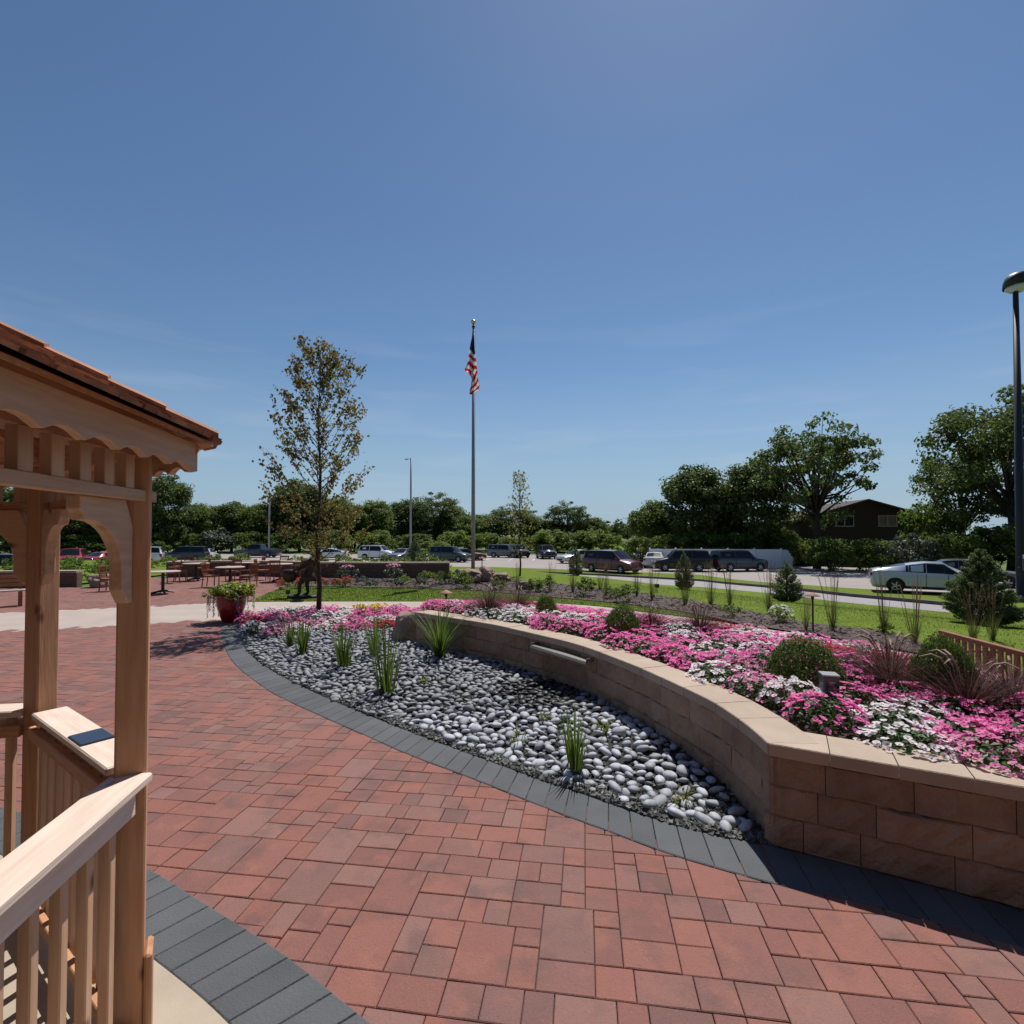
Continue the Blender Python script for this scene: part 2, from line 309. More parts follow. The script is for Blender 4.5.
# ---------------------------------------------------------------- terrain height
LOT = -0.57
def drop(y):
    t = max(0, min(1, (y - 22) / 14)); return 0.43 * t * t * (3 - 2 * t)
def gpd(px, py, z0):
    p = gp(px, py, z0)
    for _ in range(12): p = gp(px, py, z0 - drop(p.y))
    return (p.x, p.y)
_x = [1015, 945, 840, 700, 600, 480]
Lnear = [(48, -20), (24, 7.5)] + [gpd(a, b_, -0.685) for a, b_ in zip(_x, [619, 612, 602, 587, 580, 573])] + [(-14, 45), (-32, 49), (-110, 51)]
Lfar = [(49.7, -18.6), (25.8, 8.8)] + [gpd(a, b_, -0.685) for a, b_ in zip(_x, [612.5, 605.5, 595.7, 581, 575.6, 570.5])] + [(-13.5, 47), (-31.7, 51), (-110, 53)]
Elot = [(51, -16.5), (29, 12)] + [gpd(a, b_, LOT) for a, b_ in [(1024, 601), (940, 594), (840, 587.6), (700, 574.8), (600, 570.6), (490, 567)]] + [(-13, 49), (-31.5, 53), (-110, 55)]
def seg_d(x, y, pl):
    best = 1e9; sg = 1
    for (ax, ay), (bx, by) in zip(pl[:-1], pl[1:]):
        dx, dy = bx - ax, by - ay; t = max(0, min(1, ((x - ax) * dx + (y - ay) * dy) / (dx * dx + dy * dy)))
        d = math.hypot(x - ax - dx * t, y - ay - dy * t)
        if d < best: best = d; sg = 1 if dx * (y - ay) - dy * (x - ax) > 0 else -1
    return best * sg       # > 0 on the camera side
def Hz(x, y):
    d = seg_d(x, y, Lnear)
    if d >= 0: 
        t = max(0, min(1, d / 9.0)); t = t * t * (3 - 2 * t)
        return (-0.70 - drop(y)) * (1 - t)
    return -0.70 - drop(y)
def lotz(y): return LOT - drop(y)
def sheet(name, poly, mat, off, h=None, step=0, kind='structure', smooth=True, fn=None):
    bm = bmesh.new()
    vs = [bm.verts.new((p[0], p[1], 0)) for p in poly]; bm.faces.new(vs)
    if step:
        xs = [p[0] for p in poly]; ys = [p[1] for p in poly]
        for ax, lo, hi in ((0, min(xs), max(xs)), (1, min(ys), max(ys))):
            k = math.ceil(lo / step) * step
            while k < hi:
                bmesh.ops.bisect_plane(bm, geom=bm.verts[:] + bm.edges[:] + bm.faces[:], plane_co=(k, 0, 0) if ax == 0 else (0, k, 0), plane_no=(1, 0, 0) if ax == 0 else (0, 1, 0))
                k += step
    bmesh.ops.triangulate(bm, faces=bm.faces[:])
    bm.normal_update()
    for f in bm.faces:
        if f.normal.z < 0: f.normal_flip()
        f.smooth = smooth
    for v in bm.verts: v.co.z = (fn(v.co.x, v.co.y) if fn else h if h is not None else Hz(v.co.x, v.co.y)) + off
    me = bpy.data.meshes.new(name); bm.to_mesh(me); bm.free(); me.materials.append(mat)
    o = bpy.data.objects.new(name, me); COL.objects.link(o)
    return tag(o, kind=kind)
def inside(x, y, poly):
    c = False; n = len(poly); j = n - 1
    for i in range(n):
        xi, yi = poly[i][0], poly[i][1]; xj, yj = poly[j][0], poly[j][1]
        if (yi > y) != (yj > y) and x < (xj - xi) * (y - yi) / (yj - yi) + xi: c = not c
        j = i
    return c
def spline(pts, n=8):
    """Catmull-Rom through the points"""
    out = []
    P = [Vector((p[0], p[1], 0)) for p in pts]
    for i in range(len(P) - 1):
        a, b, c, d = P[max(i - 1, 0)], P[i], P[i + 1], P[min(i + 2, len(P) - 1)]
        for k in range(n):
            t = k / n
            q = 0.5 * ((2 * b) + (c - a) * t + (2 * a - 5 * b + 4 * c - d) * t * t + (3 * b - a - 3 * c + d) * t ** 3)
            out.append((q.x, q.y))
    out.append((P[-1].x, P[-1].y)); return out
def resample(pl, step):
    out = [pl[0]]; acc = 0
    for (ax, ay), (bx, by) in zip(pl[:-1], pl[1:]):
        l = math.hypot(bx - ax, by - ay); t = step - acc
        while t <= l:
            out.append((ax + (bx - ax) * t / l, ay + (by - ay) * t / l)); t += step
        acc = (acc + l) % step
    return out
def offset(pl, d):
    out = []
    for i, p in enumerate(pl):
        a = pl[max(i - 1, 0)]; b = pl[min(i + 1, len(pl) - 1)]
        dx, dy = b[0] - a[0], b[1] - a[1]; l = math.hypot(dx, dy) or 1
        out.append((p[0] - dy / l * d, p[1] + dx / l * d))
    return out
# ---------------------------------------------------------------- ground
def G(pts, z=0): return [(q.x, q.y) for q in (gp(px, py, z) for px, py in pts)]
gx = sorted(set([-700, -450, -300, -200, -140, -100] + list(range(-80, 81, 2)) + [100, 140, 200, 300, 450, 700]))
gy = sorted(set([-40, -20] + list(range(-10, 90, 2)) + [100, 130, 180, 260, 400, 700, 1200]))
vs = [(x, y, Hz(x, y) - 0.06) for y in gy for x in gx]; nx = len(gx)
b = MB(); b.add(vs, [(j * nx + i, j * nx + i + 1, (j + 1) * nx + i + 1, (j + 1) * nx + i) for j in range(len(gy) - 1) for i in range(nx - 1)])
tag(b.build('ground', M['field'], smooth=True), kind='structure')
path_far = spline([(-30, 9.6), (-20, 11.4), (-13.3, 13.4), (-10.2, 14.6), (-7.9, 15.4), (-2.5, 15.5), (0.2, 15.35), (1.6, 14.95), (2.6, 14.3), (3.3, 13.5), (4.2, 12.6), (5.1, 11.4), (6.3, 9.7), (6.9, 8.2), (7.1, 5), (7, 0)], 6)
path_near = spline([(-30, 6.4), (-20, 8.4), (-10.5, 10.6), (-8.6, 11.3), (-7, 12), (-5.2, 12.75), (-3, 13.05), (-1.2, 13.0), (0.2, 12.9), (1.6, 12.35), (2.9, 11.3), (4.0, 9.8), (4.65, 8.2), (4.98, 6.6), (5.0, 4.5), (4.9, 0)], 6)
sheet('path', path_far + path_near[::-1], M['concrete'], -0.006, 0.0)
plaza_poly = [(-30, -6), (5.2, -6), (5.2, 2.2)] + [p for p in path_near[::-1]] + [(-30, 7)]
sheet('paving_bed', [(-30, -6), (6, -6), (6, 3), (2.5, 11), (0, 13), (-7, 15.4), (-8.8, 20), (-9, 23), (-13, 25.5), (-16.5, 24.6), (-16.2, 19.5), (-25, 17.5), (-30, 16)], M['joint'], -0.022, 0.0)
# --- pebble bed / border curves
outer = spline(G([(221, 626), (222.5, 641), (233, 662), (258.6, 683.6), (286, 700), (380, 742), (415, 757), (476, 780), (560, 813.6), (595, 826), (664, 852), (724, 870), (781, 886)]), 8)
inner = spline(G([(240, 624), (242, 641), (252, 656), (278, 674), (325, 697), (380, 720), (429, 739), (478, 757), (530, 776), (588, 796), (651, 818), (722, 837), (760, 843)]), 8)
WT = 0.66
capf_px = [(415, 612), (485.5, 623), (536, 634), (580, 645), (634, 665), (669, 680.6), (708, 699), (728, 711), (750, 727), (768, 743)]
capf = spline(G(capf_px, WT), 6)
capr = G([(768, 743), (813.5, 751.5), (897, 766.6), (966, 777.7), (1024, 787)], WT)
e1, e2 = Vector((*capr[0], 0)), Vector((*capr[-1], 0)); dr = (e2 - e1).normalized()
capr = [(e1.x + dr.x * t, e1.y + dr.y * t) for t in (0, 0.5, 1.0, 1.5, 2.0, 2.6, 3.2, 3.8, 4.4)]
wallf = offset(capf, 0.02); wallr = offset(capr, 0.02)
pebble_poly = inner + [p for p in wallf[::-1]] + G([(395, 632), (330, 634), (262, 632)])
# --- red pavers: mixed sizes on a rotated grid
ANG = R(-8)
ca, sa = math.cos(ANG), math.sin(ANG)
def pav(u, v): return (u * ca - v * sa, u * sa + v * ca)
def paver_mesh():
    rnd = random.Random(3)
    W0, W1, V0, V1 = -34.0, 13.0, -4.0, 33.0
    n = int((W1 - W0) / 0.05); sky_ = [0] * n; out = []
    maxrow = int((V1 - V0) / 0.2)
    while True:
        r = min(sky_)
        if r >= maxrow: break
        i = sky_.index(r); j = i
        while j < n and sky_[j] == r: j += 1
        gap = j - i
        opts = []
        for wd, hh, kind, wt in ((6, 2, 'big', 1.8), (3, 2, 'pair', 0.9), (6, 1, 'r', 5.0), (4, 1, 's', 3.0), (3, 1, 'q', 1.2)):
            rest = gap - wd
            if rest == 0 or (rest >= 3 and rest != 5): opts.append((wd, hh, kind, wt))
        if not opts: opts = [(gap, 1, 's', 1)]
        wd, hh, kind, _ = rnd.choices(opts, [o[3] for o in opts])[0]
        K_ = 0.88; u = (W0 + i * 0.05) * K_; v = (V0 + r * 0.2) * K_; W = wd * 0.05 * K_
        if kind == 'pair':
            k = (0.133 if rnd.random() < 0.5 else 0.267) * K_
            out += [(u, v, W, k), (u, v + k, W, 0.4 * K_ - k)]
        else: out.append((u, v, W, hh * 0.2 * K_))
        for k in range(i, i + wd): sky_[k] = r + hh
    return out
keepout = [(-8.8, 14.5), (-2.5, 15.6), (0, 18), (-4, 21), (-8.4, 21)]
gz_c = (-2.86, 1.13)
b = MB(); rnd = random.Random(5)
region_far = [(-8.1, 15.4), (-8.9, 19.8), (-9.2, 23), (-13, 25.3), (-16.5, 24.4), (-16.2, 19.6), (-30, 17)]
plaza_far = path_far[:25] + region_far
plaza_near = [(-30, -6), (5.2, -6), (5.2, 1.2), (4.6, 1.6)] + [p for p in wallr[::-1]][3:] + [p for p in outer[::-1]] + [p for p in path_near if p[0] < -6.4][::-1]
for u, v, W, D in paver_mesh():
    cx, cy = pav(u + W / 2, v + D / 2)
    if cy > 27 or cy < -3 or abs(cx) > cy * 1.25 + 4: continue
    ok = False
    for qx, qy in [(cx, cy)] + [pav(u + W * a, v + D * c) for a in (0, 1) for c in (0, 1)]:
        if inside(qx, qy, plaza_near) or inside(qx, qy, plaza_far): ok = True; break
    if not ok or math.hypot(cx - gz_c[0], cy - gz_c[1]) < 1.75: continue
    g, c = 0.0022, 0.0042; z = -0.004 + rnd.uniform(-0.0015, 0.0015); t1, t2 = rnd.uniform(-.0012, .0012), rnd.uniform(-.0012, .0012)
    o = [(u + g, v + g), (u + W - g, v + g), (u + W - g, v + D - g), (u + g, v + D - g)]
    i_ = [(u + g + c, v + g + c), (u + W - g - c, v + g + c), (u + W - g - c, v + D - g - c), (u + g + c, v + D - g - c)]
    tz = (z - t1 - t2, z + t1 - t2, z + t1 + t2, z - t1 + t2)
    V = [(*pav(*p), tz[k]) for k, p in enumerate(i_)] + [(*pav(*p), tz[k] - 0.0035) for k, p in enumerate(o)] + [(*pav(*p), z - 0.03) for p in o]
    F_ = [(0, 1, 2, 3)] + [(4 + k, 4 + (k + 1) % 4, (k + 1) % 4, k) for k in range(4)] + [(8 + k, 8 + (k + 1) % 4, 4 + (k + 1) % 4, 4 + k) for k in range(4)]
    b.add(V, F_)
o = b.build('brick_paving', M['paver']); tag(o, kind='structure')
# --- charcoal borders
def border(name, lo, li, step, z=0.004):
    lo = resample(lo, 0.02); b = MB(); n = int(len(lo) * 0.02 / step); rnd = random.Random(len(lo))
    def pt(pl, f):
        x = f * (len(pl) - 1); i = min(int(x), len(pl) - 2); t = x - i
        return Vector((pl[i][0] + (pl[i + 1][0] - pl[i][0]) * t, pl[i][1] + (pl[i + 1][1] - pl[i][1]) * t, 0))
    li = resample(li, 0.02)
    for k in range(n):
        e = 0.0022 / step
        a, c = (k + e) / n, (k + 1 - e) / n
        q = [pt(lo, a), pt(lo, c), pt(li, c), pt(li, a)]
        ctr = sum(q, Vector()) / 4; zz = z + rnd.uniform(-.001, .001)
        top = [p + (ctr - p).normalized() * 0.009 for p in q]
        V = [(p.x, p.y, zz) for p in top] + [(p.x, p.y, zz - 0.005) for p in q] + [(p.x, p.y, zz - 0.035) for p in q]
        fs = [(0, 1, 2, 3)] + [(4 + k2, 4 + (k2 + 1) % 4, (k2 + 1) % 4, k2) for k2 in range(4)] + [(8 + k2, 8 + (k2 + 1) % 4, 4 + (k2 + 1) % 4, 4 + k2) for k2 in range(4)]
        b.add(V, fs)
    bm = bmesh.new(); me_o = b.build(name, M['greypaver'])
    bm.from_mesh(me_o.data); bmesh.ops.recalc_face_normals(bm, faces=bm.faces); bm.to_mesh(me_o.data); bm.free()
    return tag(me_o, kind='structure')
def fix_normals(o):
    bm = bmesh.new(); bm.from_mesh(o.data); bmesh.ops.recalc_face_normals(bm, faces=bm.faces[:]); bm.to_mesh(o.data); bm.free()
border('paving_border', outer, inner, 0.17)
wb = [Vector((*p, 0)) for p in wallr]
border('paving_border_by_wall', [outer[-1]] + offset(wallr, -0.33)[1:], [inner[-1]] + offset(wallr, 0.0)[1:], 0.17, z=0.003)
gb_out = spline([(-5.2, 3.9), (-4.3, 3.95), (-3.2, 3.60)] + G([(149.5, 869.8), (198, 899.5), (275.5, 948.5), (344, 1002.5)]) + [(-0.2, 1.87), (0.25, 1.45), (0.5, 0.7), (0.4, -1.0)], 8)
gb_in = offset(gb_out, -0.33)
border('paving_border_by_gazebo', gb_out, gb_in, 0.165)
# --- lawns, mulch, sheets
lawn1 = [p for p in path_far if -8 < p[0] < 4.7 and p[1] > 12.2] + [(4.75, 12.5), (4.3, 13.4), (3.1, 14.9), (1.5, 16.1), (-1.2, 18.3), (-4.2, 19.2), (-7, 19.7), (-8.6, 19.9), (-8.4, 17.8)]
sheet('lawn', lawn1, M['grass'], 0.012, 0.0)
mulch = [(4.75, 12.5), (5.1, 11.45), (6.3, 9.75), (6.85, 8.5), (7.3, 8.7), (7.6, 9.8), (7.6, 10.7), (6.7, 11.5), (6.1, 13.65), (5.25, 16), (4.75, 16.9), (3.5, 18.9), (2.7, 19.8), (1, 21.8), (-1, 23.8), (-3, 24.3), (-9.2, 24.4), (-8.9, 20), (-7, 19.75), (-4.2, 19.25), (-1.2, 18.35), (1.5, 16.15), (3.1, 14.95), (4.3, 13.45)]
sheet('mulch_bed', mulch, M['mulch'], 0.03, None, 1.0)
lawn2 = [(7.15, 2), (7.1, 5), (6.95, 8), (7.35, 8.7), (7.65, 9.8), (7.65, 10.7), (6.75, 11.5), (6.15, 13.65), (5.3, 16), (4.8, 16.9), (3.55, 18.9), (2.75, 19.8), (1, 21.9), (-1, 23.9), (-3, 25.2)] + [(-9, 26), (-13, 27.5), (-18, 26.5), (-18, 21.5), (-30, 20)] + [p for p in Lnear[::-1] if p[0] > -50][0:] + [(30, 2)]
lawn2 = [(7.15, 2), (7.1, 5), (6.95, 8), (7.35, 8.7), (7.65, 9.8), (7.65, 10.7), (6.75, 11.5), (6.15, 13.65), (5.3, 16), (4.8, 16.9), (3.55, 18.9), (2.75, 19.8), (1, 21.9), (-1, 23.9), (-3, 24.6), (-9, 24.7), (-13, 26.6), (-17.5, 26), (-17.8, 20.6), (-30, 19), (-50, 19), (-50, 45.8)] + [p for p in Lnear[::-1] if -40 < p[0] < 30]
sheet('grass_slope', lawn2, M['grass'], 0.012, None, 1.0)
sheet('drive', Lnear + Lfar[::-1], M['road'], 0.0, step=2, fn=lambda x, y: -0.685 - drop(y))
b = MB()                                   # kerb: a real step on the far side of the drive
lf = resample(Lfar, 1.0)
for a, c, k in zip(lf[:-1], lf[1:], range(999)):
    if a[0] < -32 or a[0] > 40: continue
    n = Vector((c[1] - a[1], -(c[0] - a[0]), 0)).normalized() * -0.16
    V = [(a[0], a[1], -0.75 - drop(a[1])), (c[0], c[1], -0.75 - drop(c[1])), (c[0] - n.x, c[1] - n.y, -0.75 - drop(c[1])), (a[0] - n.x, a[1] - n.y, -0.75 - drop(a[1]))]
    V += [(x, y, z + 0.20) for x, y, z in V]
    b.add(V, [(0, 3, 2, 1), (4, 5, 6, 7), (0, 1, 5, 4), (1, 2, 6, 5), (2, 3, 7, 6), (3, 0, 4, 7)])
o = b.build('kerb', M['kerb']); fix_normals(o); tag(o, kind='structure')
o = sheet('grass_strip', [(p[0] + 0.1, p[1] + 0.12) for p in Lfar] + Elot[::-1], M['grass'], 0.008, step=2, fn=lambda x, y: lotz(y))
sheet('parking_lot', [p for p in Elot] + [(-110, 82), (-45, 80), (-8, 80), (8, 76), (27, 50), (46, 38), (70, 24), (70, 10)][::1], M['asphalt'], 0.004, step=2, fn=lambda x, y: lotz(y))
# right-hand grass beyond the lot under the lamp
sheet('grass_far', [(18.9, 22.4), (20.8, 19.4), (29, 12), (60, 12), (60, 31), (27.5, 31), (25.5, 23.5)], M['grass'], 0.013, step=2, fn=lambda x, y: lotz(y))
# parking stall lines
b = MB()
for (x0, y0, x1, y1) in [(14 + 2.9 * k, 41 - 1.2 * k, 15.6 + 2.9 * k, 46 - 1.2 * k) for k in range(5)] + [(-34 + 2.8 * k, 60, -33.5 + 2.8 * k, 65) for k in range(14)]:
    d = Vector((x1 - x0, y1 - y0, 0)).normalized(); n = Vector((-d.y, d.x, 0)) * 0.06
    b.add([(x0 + n.x, y0 + n.y, lotz(y0) + .012), (x0 - n.x, y0 - n.y, lotz(y0) + .012), (x1 - n.x, y1 - n.y, lotz(y1) + .012), (x1 + n.x, y1 + n.y, lotz(y1) + .012)], [(0, 1, 2, 3)])
o = b.build('lot_markings', M['paintwhite']); tag(o, kind='structure')
# far meadow
sheet('meadow', [(4, 90), (60, 90), (110, 240), (10, 240)], M['grass'], 0.0, -0.98)
# gazebo slab
def octa(c, r, a0): return [(c[0] + r * math.cos(a0 + k * math.pi / 4), c[1] + r * math.sin(a0 + k * math.pi / 4)) for k in range(8)]
A0 = math.atan2(2.0 - gz_c[1], -1.472 - gz_c[0]); RP = math.hypot(2.0 - gz_c[1], -1.472 - gz_c[0])
slab_poly = [(p[0], p[1]) for p in offset(gb_out, -0.333)] + [(-2.5, -1.6), (-5.4, -0.8), (-5.8, 2.4)]
sheet('gazebo_pad', slab_poly, M['slab'], 0.0, 0.006)
# pebble bed ground
def bed_h(x, y):
    d = min(math.hypot(x - p[0], y - p[1]) for p in inner)
    return 0.10 * min(1, max(0, d - 0.2) / 0.9)
o = sheet('gravel_base', pebble_poly, M['gravelbase'], 0.0, 0.0, 0.25)
for v in o.data.vertices: v.co.z = bed_h(v.co.x, v.co.y) - 0.004
# flower strip soil
strip = G([(247, 622), (249, 637), (300, 640), (350, 637), (392, 634), (410, 640)]) + [(-1.9, 10.6), (-1.7, 12.4), (-3, 13.0), (-5.2, 12.7), (-6.3, 12.2)]
sheet('strip_soil', strip, M['soil'], 0.0, 0.05)
# raised bed soil
capb = offset(capf, 0.33); caprb = offset(capr, 0.33)
bed_poly = capb[:-2] + caprb[1:] + [(4.85, 1.3)] + [p for p in path_near[::-1] if p[0] > -1.9 and p[1] > 1.2]
front = capf + capr
def soil_z(x, y):
    dn = min(math.hypot(x - p[0], y - p[1]) for p in path_near)
    df = min(math.hypot(x - p[0], y - p[1]) for p in front)
    t = max(0, min(1, dn / max(0.01, dn + df - 0.3)))
    return 0.06 + (WT - 0.12) * min(1, t * (1.15 + 2.0 * max(0, min(1, (8.2 - y) / 2.2)))) ** 0.85
o = sheet('bed_soil', bed_poly, M['soil'], 0.0, 0.0, 0.4)
for v in o.data.vertices: v.co.z = soil_z(v.co.x, v.co.y)
# ---------------------------------------------------------------- raised-bed retaining wall
def along(pl, s):
    acc = 0
    for (ax, ay), (bx, by) in zip(pl[:-1], pl[1:]):
        l = math.hypot(bx - ax, by - ay)
        if acc + l >= s: t = (s - acc) / l; return (ax + (bx - ax) * t, ay + (by - ay) * t)
        acc += l
    return pl[-1]
def plen(pl): return sum(math.hypot(c[0] - a[0], c[1] - a[1]) for a, c in zip(pl[:-1], pl[1:]))
def course_wall(b, lines, z0, h, ncourse, lens, depth, rnd, gap=0.0022, rough=0.012, mat=0):
    for li, pl in enumerate(lines):
        off = resample(pl, 0.02); ob = offset(off, depth); tot = (len(off) - 1) * 0.02
        for c in range(ncourse):
            s = 0.0; first = True
            while s < tot - 0.01:
                l = rnd.choice(lens) * (rnd.uniform(0.4, 0.8) if first else 1); first = False
                e = min(tot, s + l)
                if tot - e < 0.12: e = tot
                if e - s < 0.05: s = e; continue
                nseg = max(2, int((e - s) / 0.055)); d = rnd.uniform(-rough, rough)
                idx = [min(len(off) - 1.001, (s + gap + (e - s - 2 * gap) * k / nseg) / 0.02) for k in range(nseg + 1)]
                za, zb = z0 + c * h + 0.0012, z0 + (c + 1) * h - 0.0012
                lp = lambda a, i: Vector((*a[int(i)], 0)).lerp(Vector((*a[int(i) + 1], 0)), i - int(i))
                fr = [lp(off, i) for i in idx]; bk = [lp(ob, i) for i in idx]
                V = []
                rows = (za, za + 0.01, za + (zb - za) * .36, za + (zb - za) * .66, zb - 0.01, zb)
                for ri, zz in enumerate(rows):
                    for k, (p, q) in enumerate(zip(fr, bk)):
                        n = (q - p).normalized(); edge = ri in (0, 5)
                        dd = 0.013 if edge else (d + rnd.uniform(-rough, rough) * 0.9)
                        if k in (0, nseg): 
                            dd = max(dd, 0.011)
                        V.append((p.x + n.x * dd, p.y + n.y * dd, zz))
                nb = nseg + 1; base = len(V)
                V += [(q.x, q.y, za) for q in bk] + [(q.x, q.y, zb) for q in bk]
                fs = []
                for ri in range(5):
                    for k in range(nseg): fs.append((ri * nb + k, ri * nb + k + 1, (ri + 1) * nb + k + 1, (ri + 1) * nb + k))
                for k in range(nseg):
                    fs.append((5 * nb + k, 5 * nb + k + 1, base + nb + k + 1, base + nb + k))
                fs.append(tuple([ri * nb for ri in range(6)] + [base + nb, base])); fs.append(tuple([ri * nb + nseg for ri in range(5, -1, -1)] + [base + nseg, base + nb + nseg]))
                b.add(V, fs, mat); s = e
def caps(b, lines, z0, z1, lens, depth, rnd, gap=0.003):
    for pl in lines:
        off = resample(pl, 0.02); ob = offset(off, depth); tot = len(off) - 1; i = 0
        while i < tot - 1:
            j = min(tot, i + int(rnd.choice(lens) / 0.02))
            if tot - j < 8: j = tot
            nseg = max(1, (j - i) // 7); idx = [i + round((j - i) * k / nseg) for k in range(nseg + 1)]
            fr = [Vector((*off[k], 0)) for k in idx]; bk = [Vector((*ob[k], 0)) for k in idx]
            for arr in (fr, bk):
                t = (arr[-1] - arr[0]).normalized() * gap; arr[0] = arr[0] + t; arr[-1] = arr[-1] - t
            nb = nseg + 1; e = 0.006
            ins = [(p + (q - p).normalized() * e, q - (q - p).normalized() * e) for p, q in zip(fr, bk)]
            dz = rnd.uniform(-.0015, .0015)
            V = [(p.x, p.y, z0) for p in fr] + [(p.x, p.y, z1 - e + dz) for p in fr] + [(p.x, p.y, z1 + dz) for p, q in ins] + [(q.x, q.y, z1 + dz) for p, q in ins] + [(q.x, q.y, z1 - e + dz) for q in bk] + [(q.x, q.y, z0) for q in bk]
            fs = [(r * nb + k, r * nb + k + 1, ((r + 1) % 6) * nb + k + 1, ((r + 1) % 6) * nb + k) for r in range(6) for k in range(nseg)]
            fs += [tuple(r * nb for r in range(5, -1, -1)), tuple(r * nb + nseg for r in range(6))]
            b.add(V, fs); i = j
rw = empty('retaining_wall', (0, 0, 0), 0, 'curved tan block retaining wall with smooth capstones holding the petunia bed', 'wall')
rnd = random.Random(11)
b = MB(); course_wall(b, [wallf, wallr], 0.0, 0.1933, 3, (0.44, 0.44, 0.30), 0.26, rnd)
o = b.build('blocks', M['block'], rw); fix_normals(o)
# capstones: curve then straight, mitred at the corner
b = MB()
caps(b, [capf[:-1] + [tuple((Vector(capf[-1]) ))]], 0.58, WT, (0.34, 0.44, 0.44), 0.33, rnd)
caps(b, [capr], 0.5805, WT - 0.0008, (0.34, 0.42), 0.33, rnd)
o = b.build('capstones', M['cap'], rw); fix_normals(o)
# stainless spillway lip under the cap
def wall_at(px):
    best = None
    for p in resample(wallf, 0.02):
        xx = 512 + F * p[0] / p[1]
        if best is None or abs(xx - px) < best[0]: best = (abs(xx - px), p)
    return Vector((best[1][0], best[1][1], 0))
s0, s1 = wall_at(538), wall_at(594)
zsp = (at(539, 645, s0.y).z + at(593, 660, s1.y).z) / 2
dx = s1 - s0; nv = Vector((-dx.y, dx.x, 0)).normalized(); Lh = dx.length
mid = (s0 + s1) / 2 - nv * 0.10; mid.z = zsp
sp = empty('spillway', mid, math.atan2(dx.y, dx.x), 'stainless steel water spillway lip sticking out of the tan wall', 'spillway')
ang = math.atan2(dx.y, dx.x)
b = MB(); b.box((0, 0.09, 0), (Lh, 0.22, 0.012), 0); b.build('lip', M['steel'], sp)
b = MB(); b.box((0, -0.025, -0.012), (Lh, 0.008, 0.034), 0); b.build('front_edge', M['steel'], sp)
for sx in (-1, 1):
    b = MB(); b.box((sx * (Lh / 2 - .005), 0.09, 0.02), (0.008, 0.22, 0.03)); b.build('side_flange', M['steel'], sp)
sp.rotation_euler = (0, 0, ang)
# ---------------------------------------------------------------- far retaining walls round the patio
def far_wall(name, pl, z0, z1, label, capmat='cap'):
    t = empty(name, (pl[0][0], pl[0][1], 0), 0, label, 'wall'); rnd = random.Random(len(label))
    q = [(p[0] - pl[0][0], p[1] - pl[0][1]) for p in pl]
    b = MB(); course_wall(b, [offset(q, 0.03)], z0, (z1 - z0 - 0.09) / 4, 4, (0.45, 0.6), 0.3, rnd); o = b.build('blocks', M['block2'], t); fix_normals(o)
    b = MB(); caps(b, [q], z1 - 0.088, z1, (0.6, 0.75), 0.42, rnd); o = b.build('capstones', M[capmat], t); fix_normals(o)
    return t
wl2 = [(-16.4, 24.3), (-13.5, 25.2), (-11, 24.8), (-9, 23.95), (-6, 23.7), (-2.9, 23.75)]
far_wall('retaining_wall', spline(wl2, 5), -0.1, 0.74, 'long low brown block wall with pale cap behind the lawn and the patio chairs')
far_wall('retaining_wall', spline([(-23.5, 19.3), (-20, 19.6), (-16.9, 19.9)], 5), -0.1, 0.62, 'short dark block wall with pale cap seen through the gazebo arch')
# ---------------------------------------------------------------- gazebo
gz = empty('gazebo', (gz_c[0], gz_c[1], 0), 0, 'cedar wood gazebo with shake roof, arched brackets and slatted railing', 'gazebo')
def board(name, a, b_, wd, th, mat, parent, up=Vector((0, 0, 1)), bevel=0.003, poly=None, mesh=None):
    """a board from a to b_; local X runs along it, wd across (local Y), th along local Z"""
    a = Vector(a); b_ = Vector(b_); X = (b_ - a).normalized(); up = Vector(up)
    Z = (up - X * up.dot(X)).normalized(); Y = Z.cross(X); Ln = (b_ - a).length
    if mesh is None:
        m = MB()
        if poly: m.prism(poly, -th / 2, th / 2)
        else: m.box((Ln / 2, 0, 0), (Ln, wd, th))
        o = m.build(name, mat, parent, bevel=bevel)
    else:
        o = mesh.copy(); COL.objects.link(o); o.parent = parent
    o.matrix_local = Matrix(((X.x, Y.x, Z.x, a.x), (X.y, Y.y, Z.y, a.y), (X.z, Y.z, Z.z, a.z), (0, 0, 0, 1)))
    return o
PC = [Vector((RP * math.cos(A0 + k * math.pi / 4), RP * math.sin(A0 + k * math.pi / 4), 0)) for k in range(8)]
rad = [p.normalized() for p in PC]
Zv = Vector((0, 0, 1))
for k in range(8):
    board('post', PC[k], PC[k] + Zv * 2.36, 0.10, 0.10, M['wood'], gz, up=rad[k], bevel=0.006)
    # short bevelled trim plate at the foot of each post
    f = PC[k] + rad[k] * 0.064
    board('base_trim', f, f + Zv * 0.40, 0.12, 0.026, M['wood'], gz, up=rad[k], bevel=0.008)
bal = None; fb = None
